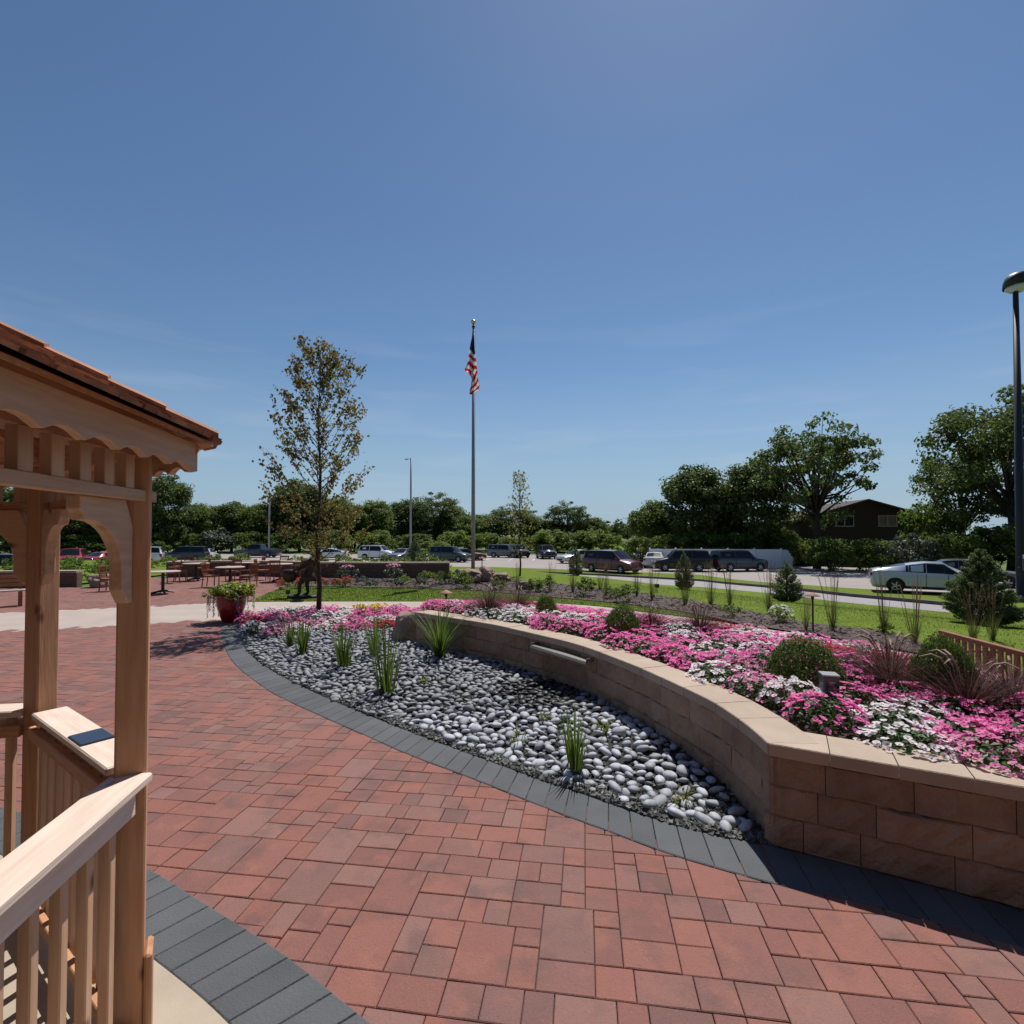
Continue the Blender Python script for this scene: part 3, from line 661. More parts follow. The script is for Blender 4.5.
for k in range(8):
    a, c = PC[k], PC[(k + 1) % 8]; d = (c - a).normalized(); n = Vector((d.y, -d.x, 0)); Ls = (c - a).length
    if n.dot(a) < 0: n = -n
    # header strip and top plate
    board('header', a + d * 0.05 + Zv * 2.152 + n * 0.03, c + d * (0.05 if k == 7 else -0.055) + Zv * 2.152 + n * 0.03, 0.045, 0.042, M['woodmid'], gz)
    board('top_plate', a + d * 0.03 + Zv * 2.32, c - d * 0.03 + Zv * 2.32, 0.09, 0.05, M['wood'], gz)
    for i in range(9):
        t = 0.125 + i * 0.125
        p = a + d * t + n * 0.03 + Zv * 2.173
        fb = board('frieze_spindle', p, p + Zv * 0.125, 0.055, 0.034, M['woodmid'], gz, up=n, mesh=fb, bevel=0.002)
    # arched corner brackets at both ends
    arc = [(0.36, 2.131), (0.105, 2.131), (0.058, 2.03), (0.058, 1.745), (0.085, 1.745), (0.125, 1.80)]
    for s in range(0, 9):
        th = math.pi - s / 8 * math.pi / 2
        arc.append((0.315 + 0.19 * math.cos(th) , 1.865 + 0.185 * math.sin(th)))
    arc += [(0.335, 2.05), (0.345, 2.07), (0.36, 2.085)]
    for e, (q, dd) in enumerate(((a, d), (c, -d))):
        pl = [(x, z) for x, z in arc]
        m = MB(); m.prism(pl, -0.022, 0.022)
        o = m.build('bracket', M['woodmid'], gz, bevel=0.003)
        Y = Zv; Zx = dd.cross(Zv)
        q2 = q
        o.matrix_local = Matrix(((dd.x, 0, Zx.x, q2.x), (dd.y, 0, Zx.y, q2.y), (0, 1, 0, 0), (0, 0, 0, 1)))
        fix_normals(o)
    if k == 4: continue            # the entrance
    rl = empty('railing', (0, 0, 0)); rl.parent = gz
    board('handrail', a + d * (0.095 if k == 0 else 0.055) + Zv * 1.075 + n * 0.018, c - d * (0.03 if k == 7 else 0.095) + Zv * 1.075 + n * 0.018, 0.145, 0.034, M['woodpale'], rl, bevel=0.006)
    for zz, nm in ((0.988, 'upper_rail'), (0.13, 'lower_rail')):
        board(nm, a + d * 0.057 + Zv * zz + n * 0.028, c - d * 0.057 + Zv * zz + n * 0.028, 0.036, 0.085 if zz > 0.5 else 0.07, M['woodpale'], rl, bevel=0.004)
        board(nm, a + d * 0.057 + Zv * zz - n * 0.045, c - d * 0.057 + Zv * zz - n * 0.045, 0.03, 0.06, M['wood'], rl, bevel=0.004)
    for i in range(9):
        p = a + d * (0.125 + i * 0.125) - n * 0.008 + Zv * 0.10
        bal = board('baluster', p, p + Zv * 0.945, 0.036, 0.036, M['woodmid'], rl, up=n, mesh=bal, bevel=0.004)
# scalloped fascia
RE, RF = RP + 0.258, RP + 0.205
for k in range(8):
    a, c = rad[k] * RF, rad[(k + 1) % 8] * RF; d = (c - a).normalized(); Ls = (c - a).length; n = Vector((d.y, -d.x, 0))
    if n.dot(a) < 0: n = -n
    pl = [(0, 2.375), (0, 2.262)]; x = 0.085
    pl += [(0.06, 2.262)]
    nper = 8; per = (Ls - 0.12) / nper
    for i in range(nper):
        for s, dz in ((0.12, 0.012), (0.3, 0.028), (0.5, 0.032), (0.7, 0.026), (0.88, 0.010), (1.0, 0.0)):
            pl.append((0.06 + per * (i + s), 2.262 + dz * 0.72))
    pl += [(Ls, 2.262), (Ls, 2.375)]
    m = MB(); m.prism(pl, -0.013, 0.013); o = m.build('fascia', M['woodmid'], gz, bevel=0.002)
    Zx = d.cross(Zv); q = a - n * 0.013
    o.matrix_local = Matrix(((d.x, 0, Zx.x, q.x), (d.y, 0, Zx.y, q.y), (0, 1, 0, 0), (0, 0, 0, 1))); fix_normals(o)
# roof: deck, rafters, shakes, hip caps
RISE, ZE = 0.92, 2.385
rf = MB(); rnd = random.Random(21)
apex = Vector((0, 0, ZE + RISE))
dk = MB()
for k in range(8):
    e0, e1_ = rad[k] * RE + Zv * ZE, rad[(k + 1) % 8] * RE + Zv * ZE
    dk.add([e0, e1_, apex, e0 - Zv * 0.015, e1_ - Zv * 0.015, apex - Zv * 0.02], [(0, 1, 2), (5, 4, 3), (0, 3, 4, 1)])
rfo = dk.build('roof', M['wood'], gz)
for k in range(8):
    board('rafter', rad[k] * (RE - 0.06) + Zv * (ZE - 0.06), apex - Zv * 0.07, 0.04, 0.08, M['wood'], rfo)
sh = MB(); hc = MB()
for k in range(8):
    e0, e1_ = rad[k] * RE, rad[(k + 1) % 8] * RE; d = (e1_ - e0).normalized(); mid_ = (e0 + e1_) / 2; n = mid_.normalized(); ap = mid_.length
    slope = Vector((-n.x * ap, -n.y * ap, RISE)); sl = slope.length; slope.normalize(); nn = d.cross(slope)
    if nn.z < 0: nn = -nn
    base = mid_ + Zv * ZE; expo = 0.155; nc = int(sl / expo)
    for c in [-1, 0] + list(range(nc)):
        first = c == -1; c = max(c, 0); s0_ = c * expo - (0.036 if first else 0.025 if c else rnd.choice((0.012, 0.03))); half = (e1_ - e0).length / 2 * (1 - max(0, s0_ + 0.05) / sl)
        x = -half
        while x < half - 0.01:
            wd = min(rnd.uniform(0.06, 0.16), half - x); ln = expo * 1.55; j = rnd.uniform(-0.02, 0.014); th = rnd.uniform(0.008, 0.022)
            q = [base + d * (x + 0.003) + slope * (s0_ + j), base + d * (x + wd - 0.003) + slope * (s0_ + j), base + d * (x + wd - 0.003) + slope * (s0_ + ln), base + d * (x + 0.003) + slope * (s0_ + ln)]
            l0, l1 = 0.016, 0.002
            V = [q[0] + nn * l0, q[1] + nn * l0, q[2] + nn * l1, q[3] + nn * l1, q[0] + nn * (l0 + th), q[1] + nn * (l0 + th), q[2] + nn * (l1 + 0.004), q[3] + nn * (l1 + 0.004)]
            if (s0_ + ln) < sl: sh.add(V, [(0, 3, 2, 1), (4, 5, 6, 7), (0, 1, 5, 4), (1, 2, 6, 5), (2, 3, 7, 6), (3, 0, 4, 7)])
            x += wd
    a = rad[k] * RE + Zv * (ZE + 0.025); hp = (apex + Zv * 0.025 - a); hl = hp.length; hp.normalize()
    side = hp.cross(Zv).normalized(); c = 0
    while c * 0.2 < hl - 0.3:
        s0_ = c * 0.2 - 0.02; p = a + hp * s0_; q = a + hp * (s0_ + 0.30); th = 0.018
        lift = Vector((0, 0, 0.028))
        V = []
        for P_, lf_ in ((p, 0.020), (q, 0.002)):
            for sx in (-0.07, 0, 0.07):
                V.append(P_ + side * sx + Zv * (lf_ - abs(sx) * 0.33)); V.append(P_ + side * sx + Zv * (lf_ + th - abs(sx) * 0.33))
        hc.add(V, [(0, 2, 3, 1), (2, 4, 5, 3), (1, 3, 9, 7), (3, 5, 11, 9), (0, 1, 7, 6), (4, 10, 11, 5), (6, 7, 9, 8), (8, 9, 11, 10), (0, 6, 8, 2), (2, 8, 10, 4)])
        c += 1
sh.build('shakes', M['shake'], rfo); o = hc.build('hip_caps', M['shake'], rfo); fix_normals(o)
# dark plate on the far handrail
pd = (PC[1] - PC[0]).normalized(); pp = PC[0] + pd * 0.52 + Vector((pd.y, -pd.x, 0)) * -0.0
pn = Vector((pd.y, -pd.x, 0)); pn = pn if pn.dot(PC[0]) > 0 else -pn
pp = Vector((gz_c[0], gz_c[1], 0)) + pp + pn * 0.018
lab = empty('rail_plate', (pp.x, pp.y, 1.0935), math.atan2(pd.y, pd.x), 'small dark blue square plate lying on the gazebo handrail', 'plate')
b = MB(); b.box((0, 0, 0.0035), (0.17, 0.12, 0.005)); b.build('panel', M['solar'], lab, bevel=0.002)
b = MB(); b.box((0, 0, 0.0012), (0.176, 0.126, 0.0022)); b.build('base', M['blackmetal'], lab)
# ---------------------------------------------------------------- leaf tools
def rvec(r):
    while True:
        v = Vector((r.uniform(-1, 1), r.uniform(-1, 1), r.uniform(-1, 1)))
        if 0.05 < v.length < 1: return v.normalized()
def leaf(b, p, nrm, s, r, asp=0.6, mat=0):
    t = nrm.cross(rvec(r)); 
    if t.length < 1e-3: t = Vector((1, 0, 0))
    t.normalize(); u = nrm.cross(t)
    fold = nrm * s * 0.12
    b.add([p - t * s * 0.5, p + u * s * asp * 0.5 + fold, p + t * s * 0.5, p - u * s * asp * 0.5 + fold], [(0, 1, 2, 3)], mat)
def crown(b, centre, rad_, nclump, nleaf, ls, r, shell=0.55, clump=0.22, zsq=0.7, top=0):
    cs = []
    for i in range(nclump):
        v = rvec(r); k = shell + (1 - shell) * r.random() ** 0.6
        if v.z < -0.35 and r.random() < 0.6: v.z = -v.z
        c = Vector((centre[0] + v.x * rad_[0] * k, centre[1] + v.y * rad_[1] * k, centre[2] + v.z * rad_[2] * k))
        cs.append(c); cr = clump * (rad_[0] + rad_[2]) / 2 * r.uniform(0.6, 1.35)
        for j in range(int(nleaf * r.uniform(0.7, 1.3))):
            w_ = rvec(r) * cr * r.random() ** 0.45; w_.z *= zsq
            nrm = (w_.normalized() + Vector((0, 0, 0.5)) + rvec(r) * 0.9).normalized()
            leaf(b, c + w_, nrm, ls * r.uniform(0.6, 1.35), r, 0.65)
    return cs
def tree_proto(name, seed, H, rad_, cz, nclump, nleaf, ls, leafm, barkm, shell=0.45, clump=0.22, tr=0.22, limbs=14, zsq=0.7):
    r = random.Random(seed); t = empty(name, (0, 0, 0))
    b = MB(); cs = crown(b, (0, 0, cz), rad_, nclump, nleaf, ls, r, shell, clump, zsq); b.build('crown', leafm, t)
    b = MB(); z0 = -0.3
    lean = [Vector((0, 0, z0)), Vector((r.uniform(-.1, .1), r.uniform(-.1, .1), cz * 0.35)), Vector((r.uniform(-.2, .2), r.uniform(-.2, .2), cz * 0.8)), Vector((r.uniform(-.3, .3), r.uniform(-.3, .3), cz + rad_[2] * 0.5))]
    b.tube(lean, [tr, tr * 0.8, tr * 0.55, tr * 0.15], 7)
    r.shuffle(cs)
    for c in cs[:limbs]:
        s = r.uniform(0.35, 0.9); st = lean[1].lerp(lean[2], s)
        mid_ = st.lerp(c, 0.5) + Vector((0, 0, -0.08 * (c - st).length)); b.tube([st, mid_, c], [tr * 0.3, tr * 0.18, tr * 0.05], 5)
    b.build('trunk', barkm, t, smooth=True)
    return t
def place(proto, used, loc, sx, sz, rz, label, cat, group=None):
    t = proto if not used.get(proto.name) else copy_tree(proto)
    used[proto.name] = 1
    t.location = loc; t.scale = (sx, sx, sz); t.rotation_euler = (0, 0, rz)
    for k in ('group',):
        if k in t: del t[k]
    return tag(t, label, cat, group)
used = {}
T = {}
T['oak'] = tree_proto('oak_tree', 1, 12, (5.2, 5.2, 4.6), 8.0, 105, 84, 0.31, M['leafdark'], M['darkbark'], shell=0.35, clump=0.19, tr=0.36, limbs=46, zsq=0.55)
T['oakb'] = tree_proto('oak_tree', 2, 12, (5.2, 5.2, 5.2), 7.3, 125, 90, 0.31, M['leafdark'], M['darkbark'], shell=0.3, clump=0.22, tr=0.34, limbs=40, zsq=0.6)
T['full'] = tree_proto('broadleaf_tree', 3, 9, (3.4, 3.4, 4.5), 4.6, 140, 105, 0.30, M['leafdark'], M['darkbark'], shell=0.4, clump=0.26, tr=0.2, limbs=12)
T['mid'] = tree_proto('broadleaf_tree', 4, 9, (3.6, 3.6, 4.4), 4.4, 135, 105, 0.31, M['leafmid'], M['darkbark'], shell=0.4, clump=0.26, tr=0.2, limbs=12)
T['bush'] = tree_proto('bush', 5, 3, (2.0, 2.0, 1.55), 1.35, 46, 90, 0.21, M['leaflight'], M['darkbark'], shell=0.3, clump=0.3, tr=0.06, limbs=6)
T['dbush'] = tree_proto('bush', 6, 3, (2.0, 2.0, 1.55), 1.35, 46, 90, 0.21, M['leafmid'], M['darkbark'], shell=0.3, clump=0.3, tr=0.06, limbs=6)
T['gbush'] = tree_proto('bush', 8, 3, (2.0, 2.0, 1.7), 1.4, 36, 58, 0.27, M['leafgrey'], M['darkbark'], shell=0.3, clump=0.3, tr=0.06, limbs=6)
# ---- trees and bushes beyond the lot, read off the photo: (kind, px, top py, distance, half width px, label)
def far_tree(kind, px, top, Y, hw, label, group=None):
    if Y >= 58: Y = 58 + (Y - 58) * 1.0 + 22
    z = LOT - 0.43; hw = hw * 1.22
    p = at(px, top, Y); base = {'oak': (12.6, 6.4), 'oakb': (12.5, 6.4), 'full': (9.4, 4.0), 'mid': (8.9, 4.2), 'bush': (3.05, 2.35), 'dbush': (3.05, 2.35), 'gbush': (3.2, 2.35)}[kind]
    H = p.z - z; w_ = hw / F * Y
    cat = 'bush' if 'bush' in kind else 'tree'
    return place(T[kind], used, (p.x, Y, z), w_ / base[1], H / base[0], (px * 1.7) % 6.28, label, cat, group)
far_tree('oak', 815, 418, 46, 58, 'tall open crowned oak with sky showing through, left of the brown house')
far_tree('oakb', 1010, 388, 40, 75, 'huge dark oak behind the tall black lamp post')
far_tree('oakb', 962, 446, 46, 42, 'lower dark oak limb-heavy tree between the house and the huge oak')
far_tree('full', 752, 460, 52, 34, 'dark round tree just left of the open crowned oak')
far_tree('full', 694, 465, 54, 34, 'dark pointed tree behind the black and navy parked vehicles')
far_tree('mid', 652, 500, 57, 22, 'short dark tree at the left end of the white fence')
far_tree('full', 722, 492, 56, 26, 'small dark tree squeezed between two taller ones above the white fence')
far_tree('oak', 567, 501, 82, 24, 'open dark tree standing above the light bushes by the silver sedan')
far_tree('oak', 436, 492, 84, 29, 'dark ragged tree right of the grey lamp pole')
far_tree('mid', 470, 516, 80, 20, 'mid green tree directly behind the flagpole')
far_tree('oak', 512, 504, 86, 27, 'dark ragged tree behind the thin yellow sapling')
far_tree('full', 405, 500, 84, 20, 'dark tree behind the grey lamp pole')
far_tree('mid', 372, 500, 80, 24, 'mid green tree behind the white estate car')
far_tree('mid', 340, 497, 78, 26, 'mid green tree right of the bronze leaved tree')
far_tree('full', 300, 480, 76, 28, 'tall dark tree right behind the bronze leaved tree')
far_tree('mid', 262, 503, 74, 22, 'mid green tree behind the dark pickup')
far_tree('full', 232, 502, 76, 24, 'dark tree between the two light poles and the tall one by the gazebo')
far_tree('mid', 200, 503, 72, 20, 'mid green tree behind the dark estate car')
far_tree('full', 168, 475, 66, 24, 'tall dark tree just right of the gazebo corner post')
far_tree('full', 120, 490, 66, 28, 'dark tree seen through the right half of the gazebo arch')
far_tree('mid', 80, 495, 64, 28, 'mid green tree seen through the left half of the gazebo arch')
far_tree('mid', 20, 488, 60, 34, 'mid green tree at the far left edge behind the gazebo')
far_tree('full', -50, 480, 60, 40, 'dark tree outside the left edge behind the gazebo')
blabs = ['low light green bush behind the grey parked estate car', 'broad light green bush behind the dark green estate car', 'light green bush left of the flagpole', 'light green bush behind the flagpole base', 'light green bush left of the thin yellow sapling', 'light green bush behind the pair of small grey cars', 'light green bush behind the yellow sapling', 'light green bush behind the lone black car', 'light green bush left of the silver sedan', 'bright bush above the silver sedan', 'bright bush beside the distant meadow', 'light green bush behind the white estate car', 'light green bush behind the white car under the bronze leaved tree']
for (px, top, Y, hw, lb, kd) in zip([415, 432, 455, 486, 502, 528, 520, 552, 572, 592, 612, 374, 330], [532, 541, 530, 531, 536, 536, 542, 529, 531, 529, 534, 530, 528], [74, 66, 72, 72, 70, 70, 72, 70, 69, 68, 66, 70, 66], [18, 18, 18, 16, 14, 18, 12, 20, 18, 18, 13, 24, 22], blabs, ['dbush', 'bush', 'bush', 'dbush', 'bush', 'dbush', 'bush', 'bush', 'dbush', 'bush', 'bush', 'bush', 'dbush']):
    far_tree(kd, px, top, Y, hw, lb)
for (px, top, Y, hw, lb, kd) in [(218, 528, 68, 22, 'grey leaved bush behind the dark estate car', 'gbush'), (190, 532, 66, 16, 'dark bush left of the grey leaved one', 'dbush'), (255, 530, 68, 20, 'mid green bush behind the pickup bed', 'dbush'), (286, 530, 68, 18, 'mid green bush left of the white car under the tree', 'dbush'), (150, 530, 62, 22, 'dark bush behind the post of the gazebo', 'dbush'), (100, 532, 62, 26, 'dark bush behind the red cars', 'dbush'), (45, 530, 60, 26, 'mid green bush behind the inner gazebo post', 'dbush'), (0, 532, 58, 26, 'mid green bush at the left edge behind the white car', 'dbush')]:
    far_tree(kd, px, top, Y, hw, lb)
for (px, top, Y, hw, lb, kd) in [(830, 534, 43, 24, 'dark shaded bush at the foot of the open oak', 'dbush'), (868, 536, 43, 22, 'dark bush below the left house window', 'dbush'), (893, 537, 42.5, 17, 'grey green bush below the right house window', 'gbush'), (920, 534, 41, 21, 'pale leaved bush behind the silver hatchback', 'gbush'), (955, 530, 40, 26, 'dark bush behind the dark sedan', 'dbush'), (1005, 520, 39, 34, 'dark bush behind the tall black lamp post', 'dbush'), (800, 536, 51, 18, 'dark bush behind the end of the white fence', 'dbush'), (770, 530, 52, 20, 'mid green bush over the white fence', 'bush'), (1060, 520, 36, 40, 'dark bush at the right edge of the lot', 'dbush'), (930, 500, 45, 26, 'leafy dark shrub at the right corner of the house', 'dbush')]:
    far_tree(kd, px, top, Y, hw, lb)
for i, (px, top, Y, hw, kd) in enumerate([(640, 535, 52, 18, 'dbush'), (672, 532, 51, 20, 'dbush'), (705, 530, 51, 22, 'dbush'), (738, 530, 50, 22, 'dbush'), (778, 526, 50, 22, 'dbush')]):
    far_tree(kd, px, top, Y, hw, 'dark bush row behind the white fence, ' + ['its left end', 'left of the pointed tree trunk', 'between the two middle trees', 'below the dark round tree', 'nearest the open crowned oak'][i])
for i, (px, top, Y, hw, kd) in enumerate([(452, 508, 84, 22, 'mid'), (488, 514, 84, 22, 'mid'), (536, 516, 84, 20, 'mid'), (590, 517, 83, 18, 'mid'), (418, 515, 84, 24, 'full'), (355, 508, 82, 24, 'mid'), (318, 506, 80, 22, 'full'), (280, 508, 78, 22, 'mid'), (216, 506, 76, 22, 'mid'), (182, 510, 72, 20, 'full'), (150, 505, 70, 22, 'full'), (100, 498, 68, 28, 'full'), (50, 495, 68, 30, 'full'), (550, 520, 84, 18, 'full')]):
    far_tree(kd, px, top, Y, hw, 'tree in the far row ' + ['above the dark green estate car', 'just right of the flagpole', 'above the lone black car', 'next to the distant meadow', 'right of the grey lamp pole base', 'behind the white estate car roof', 'right behind the bronze tree trunk', 'left of the bronze tree trunk', 'above the grey leaved bush', 'above the dark estate car', 'touching the gazebo post edge', 'framed by the gazebo arch, right', 'framed by the gazebo arch, left', 'left of the open dark tree'][i])
# distant tree line past the meadow: one mass
b = MB(); r = random.Random(9)
for i in range(90):
    x = r.uniform(10, 130); y = r.uniform(236, 262)
    crown(b, (x, y, 3.2), (5, 4, r.uniform(3.4, 5.6)), 7, 26, 1.5, r, 0.4, 0.4)
tag(b.build('far_wood', M['leafdark']), kind='stuff')
# ---------------------------------------------------------------- white fence
f0, f1 = Vector((12.9, 48.0, LOT - .43)), Vector((25.5, 46.6, LOT - .43))
fe = empty('fence', f0, math.atan2(f1.y - f0.y, f1.x - f0.x), 'long white vinyl privacy fence behind the dark parked vehicles, its right end sloping down', 'fence')
Lf = (f1 - f0).length; n = int(Lf / 0.152); b = MB()
for i in range(n):
    x = Lf * (i + .5) / n; h = 1.66 - max(0, (x - Lf + 0.45)) * 1.5
    b.box((x, 0, h / 2), (Lf / n - 0.006, 0.03, h))
b.build('boards', M['vinyl'], fe)
for i in range(6):
    b = MB(); x = (Lf - 1) * i / 5; b.box((x, -0.05, 0.87), (0.12, 0.12, 1.74)); b.lathe([(0.09, 0), (0.09, 0.03), (0.01, 0.08)], 4, (x, -0.05, 1.74)); b.build('post', M['vinyl'], fe)
b = MB(); b.box(((Lf - 1) / 2, 0, 1.675), (Lf - 1, 0.06, 0.05)); b.build('top_rail', M['vinyl'], fe)
# ---------------------------------------------------------------- house
HX, HY = 36.0, 52.0
ho = empty('house', (HX, HY, LOT - .43), R(-6), 'dark brown gabled house half hidden behind the trees on the right', 'house')
hw_, hd, he, hr = 6.5, 9.0, 4.5, 6.45
b = MB()
pl = [(-hw_, 0), (hw_, 0), (hw_, he), (0, hr), (-hw_, he)]
Mx = Matrix(((1, 0, 0, 0), (0, 0, 1, 0), (0, 1, 0, 0), (0, 0, 0, 1)))
b.prism(pl, 0, hd, 0, Mx); o = b.build('wall', M['darkwood'], ho); fix_normals(o)
b = MB()
for s in (-1, 1):
    V = [Vector((0, -0.5, hr + 0.02)), Vector((s * (hw_ + 0.7), -0.5, he - 0.19)), Vector((s * (hw_ + 0.7), hd + 0.5, he - 0.19)), Vector((0, hd + 0.5, hr + 0.02))]
    b.add(V + [v + Vector((0, 0, 0.18)) for v in V], [(0, 1, 2, 3), (4, 7, 6, 5), (0, 4, 5, 1), (1, 5, 6, 2), (2, 6, 7, 3), (3, 7, 4, 0)])
o = b.build('roof', M['roofdark'], ho); fix_normals(o)
b = MB(); b.box((-3.2, 5, hr + 0.2), (0.7, 0.7, 1.6)); b.build('chimney', M['block2'], o)
for x, gm in ((-2.1, 'pane'), (2.0, 'curtain')):
    b = MB(); W_, H_ = 1.7, 1.05; z = 4.42
    b.box((x, -0.03, z + H_ / 2), (W_ + 0.16, 0.08, 0.1)); b.box((x, -0.03, z - H_ / 2), (W_ + 0.16, 0.08, 0.1))
    for q in (-W_ / 2, 0.0, W_ / 2): b.box((x + q, -0.028, z), (0.09, 0.075, H_ - 0.1))
    wo = b.build('window', M['frame'], ho)
    b = MB(); b.box((x, -0.004, z), (W_, 0.03, H_)); b.build('glass', M[gm], wo)
# unseen block added behind the camera: it shuts off the sky on that side
bd_ = empty('unseen_building', (2, -7.5, 0), 0, 'unseen dark brick block added behind the camera to shut off sky light', 'unseen_building')
b = MB(); b.box((0, -6, 6.3), (56, 12, 12.6)); b.build('wall', M['darkbrick'], bd_)
b = MB(); b.box((0, -6, 12.75), (56.6, 12.6, 0.3)); b.build('roof', M['roofdark'], bd_)
for i in range(9):
    for z in (2.0, 6.0, 10.0):
        b = MB(); x = -24 + i * 6
        b.box((x, 0.02, z + 1.05), (3.4, 0.1, 0.1)); b.box((x, 0.02, z - 1.05), (3.4, 0.1, 0.1))
        for q in (-1.65, 0, 1.65): b.box((x + q, 0.02, z), (0.1, 0.1, 2.0))
        o = b.build('window', M['frame'], bd_); b = MB(); b.box((x, 0.01, z), (3.2, 0.05, 2.0)); b.build('glass', M['pane'], o)
# ---------------------------------------------------------------- vehicles
CK = dict(  # half length, width, cowl x, roof front, roof rear, rear base, hood z, belt z, roof z, deck z, wheel r, wheelbase, front axle x
    sedan=(2.35, 1.80, 1.02, 0.15, -0.95, -1.72, 0.84, 0.92, 1.44, 0.98, 0.33, 2.72, 1.42),
    hatch=(2.22, 1.79, 1.25, 0.36, -0.85, -1.98, 0.80, 0.885, 1.40, 1.03, 0.33, 2.69, 1.36),
    suv=(2.28, 1.86, 1.18, 0.55, -2.02, -2.24, 1.02, 1.04, 1.76, 1.04, 0.37, 2.70, 1.42),
    van=(2.45, 1.95, 1.50, 0.62, -2.18, -2.41, 1.0, 1.05, 1.80, 1.05, 0.34, 2.95, 1.60),
    pickup=(2.85, 1.98, 1.20, 0.55, -0.62, -0.85, 1.08, 1.16, 1.83, 1.14, 0.39, 3.55, 1.85))
glassm = M['cglass']
def car(kind, paintm, loc, head, label, cat='car', group='vehicles parked in the lot', name='parked_car'):
    hl, W, cx, rf_, rr, rb, hz, bz, rz, dz, wr, wbz, fx = CK[kind]
    t = empty(name, loc, head, label, cat, group)
    w2 = W / 2
    # stations: x, P1z, (P4 w,z), (P5 w,z), centre z
    S = [(hl, 0.34, (0.72 * w2, hz - 0.34), (0.62 * w2, hz - 0.26), hz - 0.24),
         (hl - 0.10, 0.24, (0.90 * w2, hz - 0.22), (0.76 * w2, hz - 0.12), hz - 0.09),
         (hl - 0.45, 0.20, (0.99 * w2, hz - 0.10), (0.84 * w2, hz - 0.02), hz + 0.01),
         (cx, 0.19, (0.985 * w2, bz - 0.04), (0.83 * w2, hz + 0.06), hz + 0.10),
         (rf_, 0.19, (0.975 * w2, bz), (0.70 * w2, rz - 0.07), rz - 0.01),
         ((rf_ + rr) / 2, 0.19, (0.975 * w2, bz + 0.01), (0.71 * w2, rz - 0.05), rz),
         (rr, 0.19, (0.97 * w2, bz + 0.03), (0.70 * w2, rz - (0.15 if kind == 'hatch' else 0.09)), rz - (0.09 if kind == 'hatch' else 0.04)),
         (rb, 0.20, (0.96 * w2, dz - 0.03), (0.80 * w2, dz + 0.0), dz + 0.02),
         (-hl + 0.06, 0.24, (0.93 * w2, dz - 0.10), (0.82 * w2, dz - 0.04), dz - 0.03),
         (-hl, 0.36, (0.86 * w2, dz - 0.28), (0.78 * w2, dz - 0.24), dz - 0.24)]
    b = MB(); V = []; ring = 11
    def half(s):
        x, z1, (w4, z4), (w5, z5), zc = s; k = 0.9 if abs(x) > hl - 0.2 else 1.0
        return [(x, 0.80 * w2 * k, z1), (x, min(w2, w4 * 1.02), z1 + 0.14), (x, min(w2, w4 * 1.035), (z1 + z4) / 2 + 0.1), (x, w4, z4), (x, w5, z5)]
    P = []
    for s in S:
        h = half(s); zc = (s[0], 0, s[4])
        P.append(h); V += h + [zc] + [(x, -y, z) for x, y, z in reversed(h)]
    fs = []
    for i in range(len(S) - 1):
        for k in range(ring): fs.append((i * ring + k, i * ring + (k + 1) % ring, (i + 1) * ring + (k + 1) % ring, (i + 1) * ring + k))
    fs += [tuple(range(ring)), tuple(reversed(range((len(S) - 1) * ring, len(S) * ring)))]
    b.add(V, fs); body = b.build('body', paintm, t, smooth=True); fix_normals(body)
    try: body.data.set_sharp_from_angle(angle=R(32))
    except Exception: pass
    def quad(nm, A, B_, C_, D, u0, u1, v0, v1, parent=t, m=glassm, off=0.008, mb=None):
        A, B_, C_, D = map(Vector, (A, B_, C_, D))
        def f(u, v): return A.lerp(B_, u).lerp(D.lerp(C_, u), v)
        q = [f(u0, v0), f(u1, v0), f(u1, v1), f(u0, v1)]; n = (q[1] - q[0]).cross(q[3] - q[0]).normalized()
        c = sum(q, Vector()) / 4
        if n.dot(c - Vector((c.x * 0.8, 0, 0.9))) < 0: n = -n
        mb.add([p + n * off for p in q] + [p - n * 0.01 for p in q], [(0, 1, 2, 3), (0, 4, 5, 1), (1, 5, 6, 2), (2, 6, 7, 3), (3, 7, 4, 0)])
    neg = lambda p: (p[0], -p[1], p[2])
    cen = lambda i: (S[i][0], 0, S[i][4])
    m = MB(); quad('', P[3][4], cen(3), cen(4), P[4][4], 0.06, 1.0, 0.06, 0.93, mb=m); quad('', neg(P[3][4]), cen(3), cen(4), neg(P[4][4]), 0.06, 1.0, 0.06, 0.93, mb=m); m.build('windshield', glassm, t)
    m = MB(); quad('', P[7][4], cen(7), cen(6), P[6][4], 0.10, 1.0, 0.12, 0.92, mb=m); quad('', neg(P[7][4]), cen(7), cen(6), neg(P[6][4]), 0.10, 1.0, 0.12, 0.92, mb=m); m.build('rear_window', glassm, t)
    for sg in (1, -1):
        g = (lambda p: p) if sg == 1 else neg
        for i, u0, u1 in ((3, 0.42, 0.97), (4, 0.01, 0.975), (5, 0.025, 0.985), (6, 0.015, 0.68)):
            if kind == 'pickup' and i == 6: continue
            m = MB()
            if i == 3:     # triangular quarter behind the windscreen pillar
                A, B_, C_ = Vector(g(P[3][3])).lerp(Vector(g(P[4][3])), .35), Vector(g(P[4][3])), Vector(g(P[4][4]))
                q = [A.lerp(C_, .03), B_.lerp(C_, .05), B_.lerp(C_, .90)]; n = Vector((0, sg, 0.3)).normalized()
                m.add([p + n * 0.016 for p in q] + [p - n * 0.02 for p in q], [(0, 1, 2), (0, 3, 4, 1), (1, 4, 5, 2), (2, 5, 3, 0)])
            else: quad('', g(P[i][3]), g(P[i + 1][3]), g(P[i + 1][4]), g(P[i][4]), u0, u1, 0.06, 0.92, mb=m)
            m.build('side_window', glassm, t)
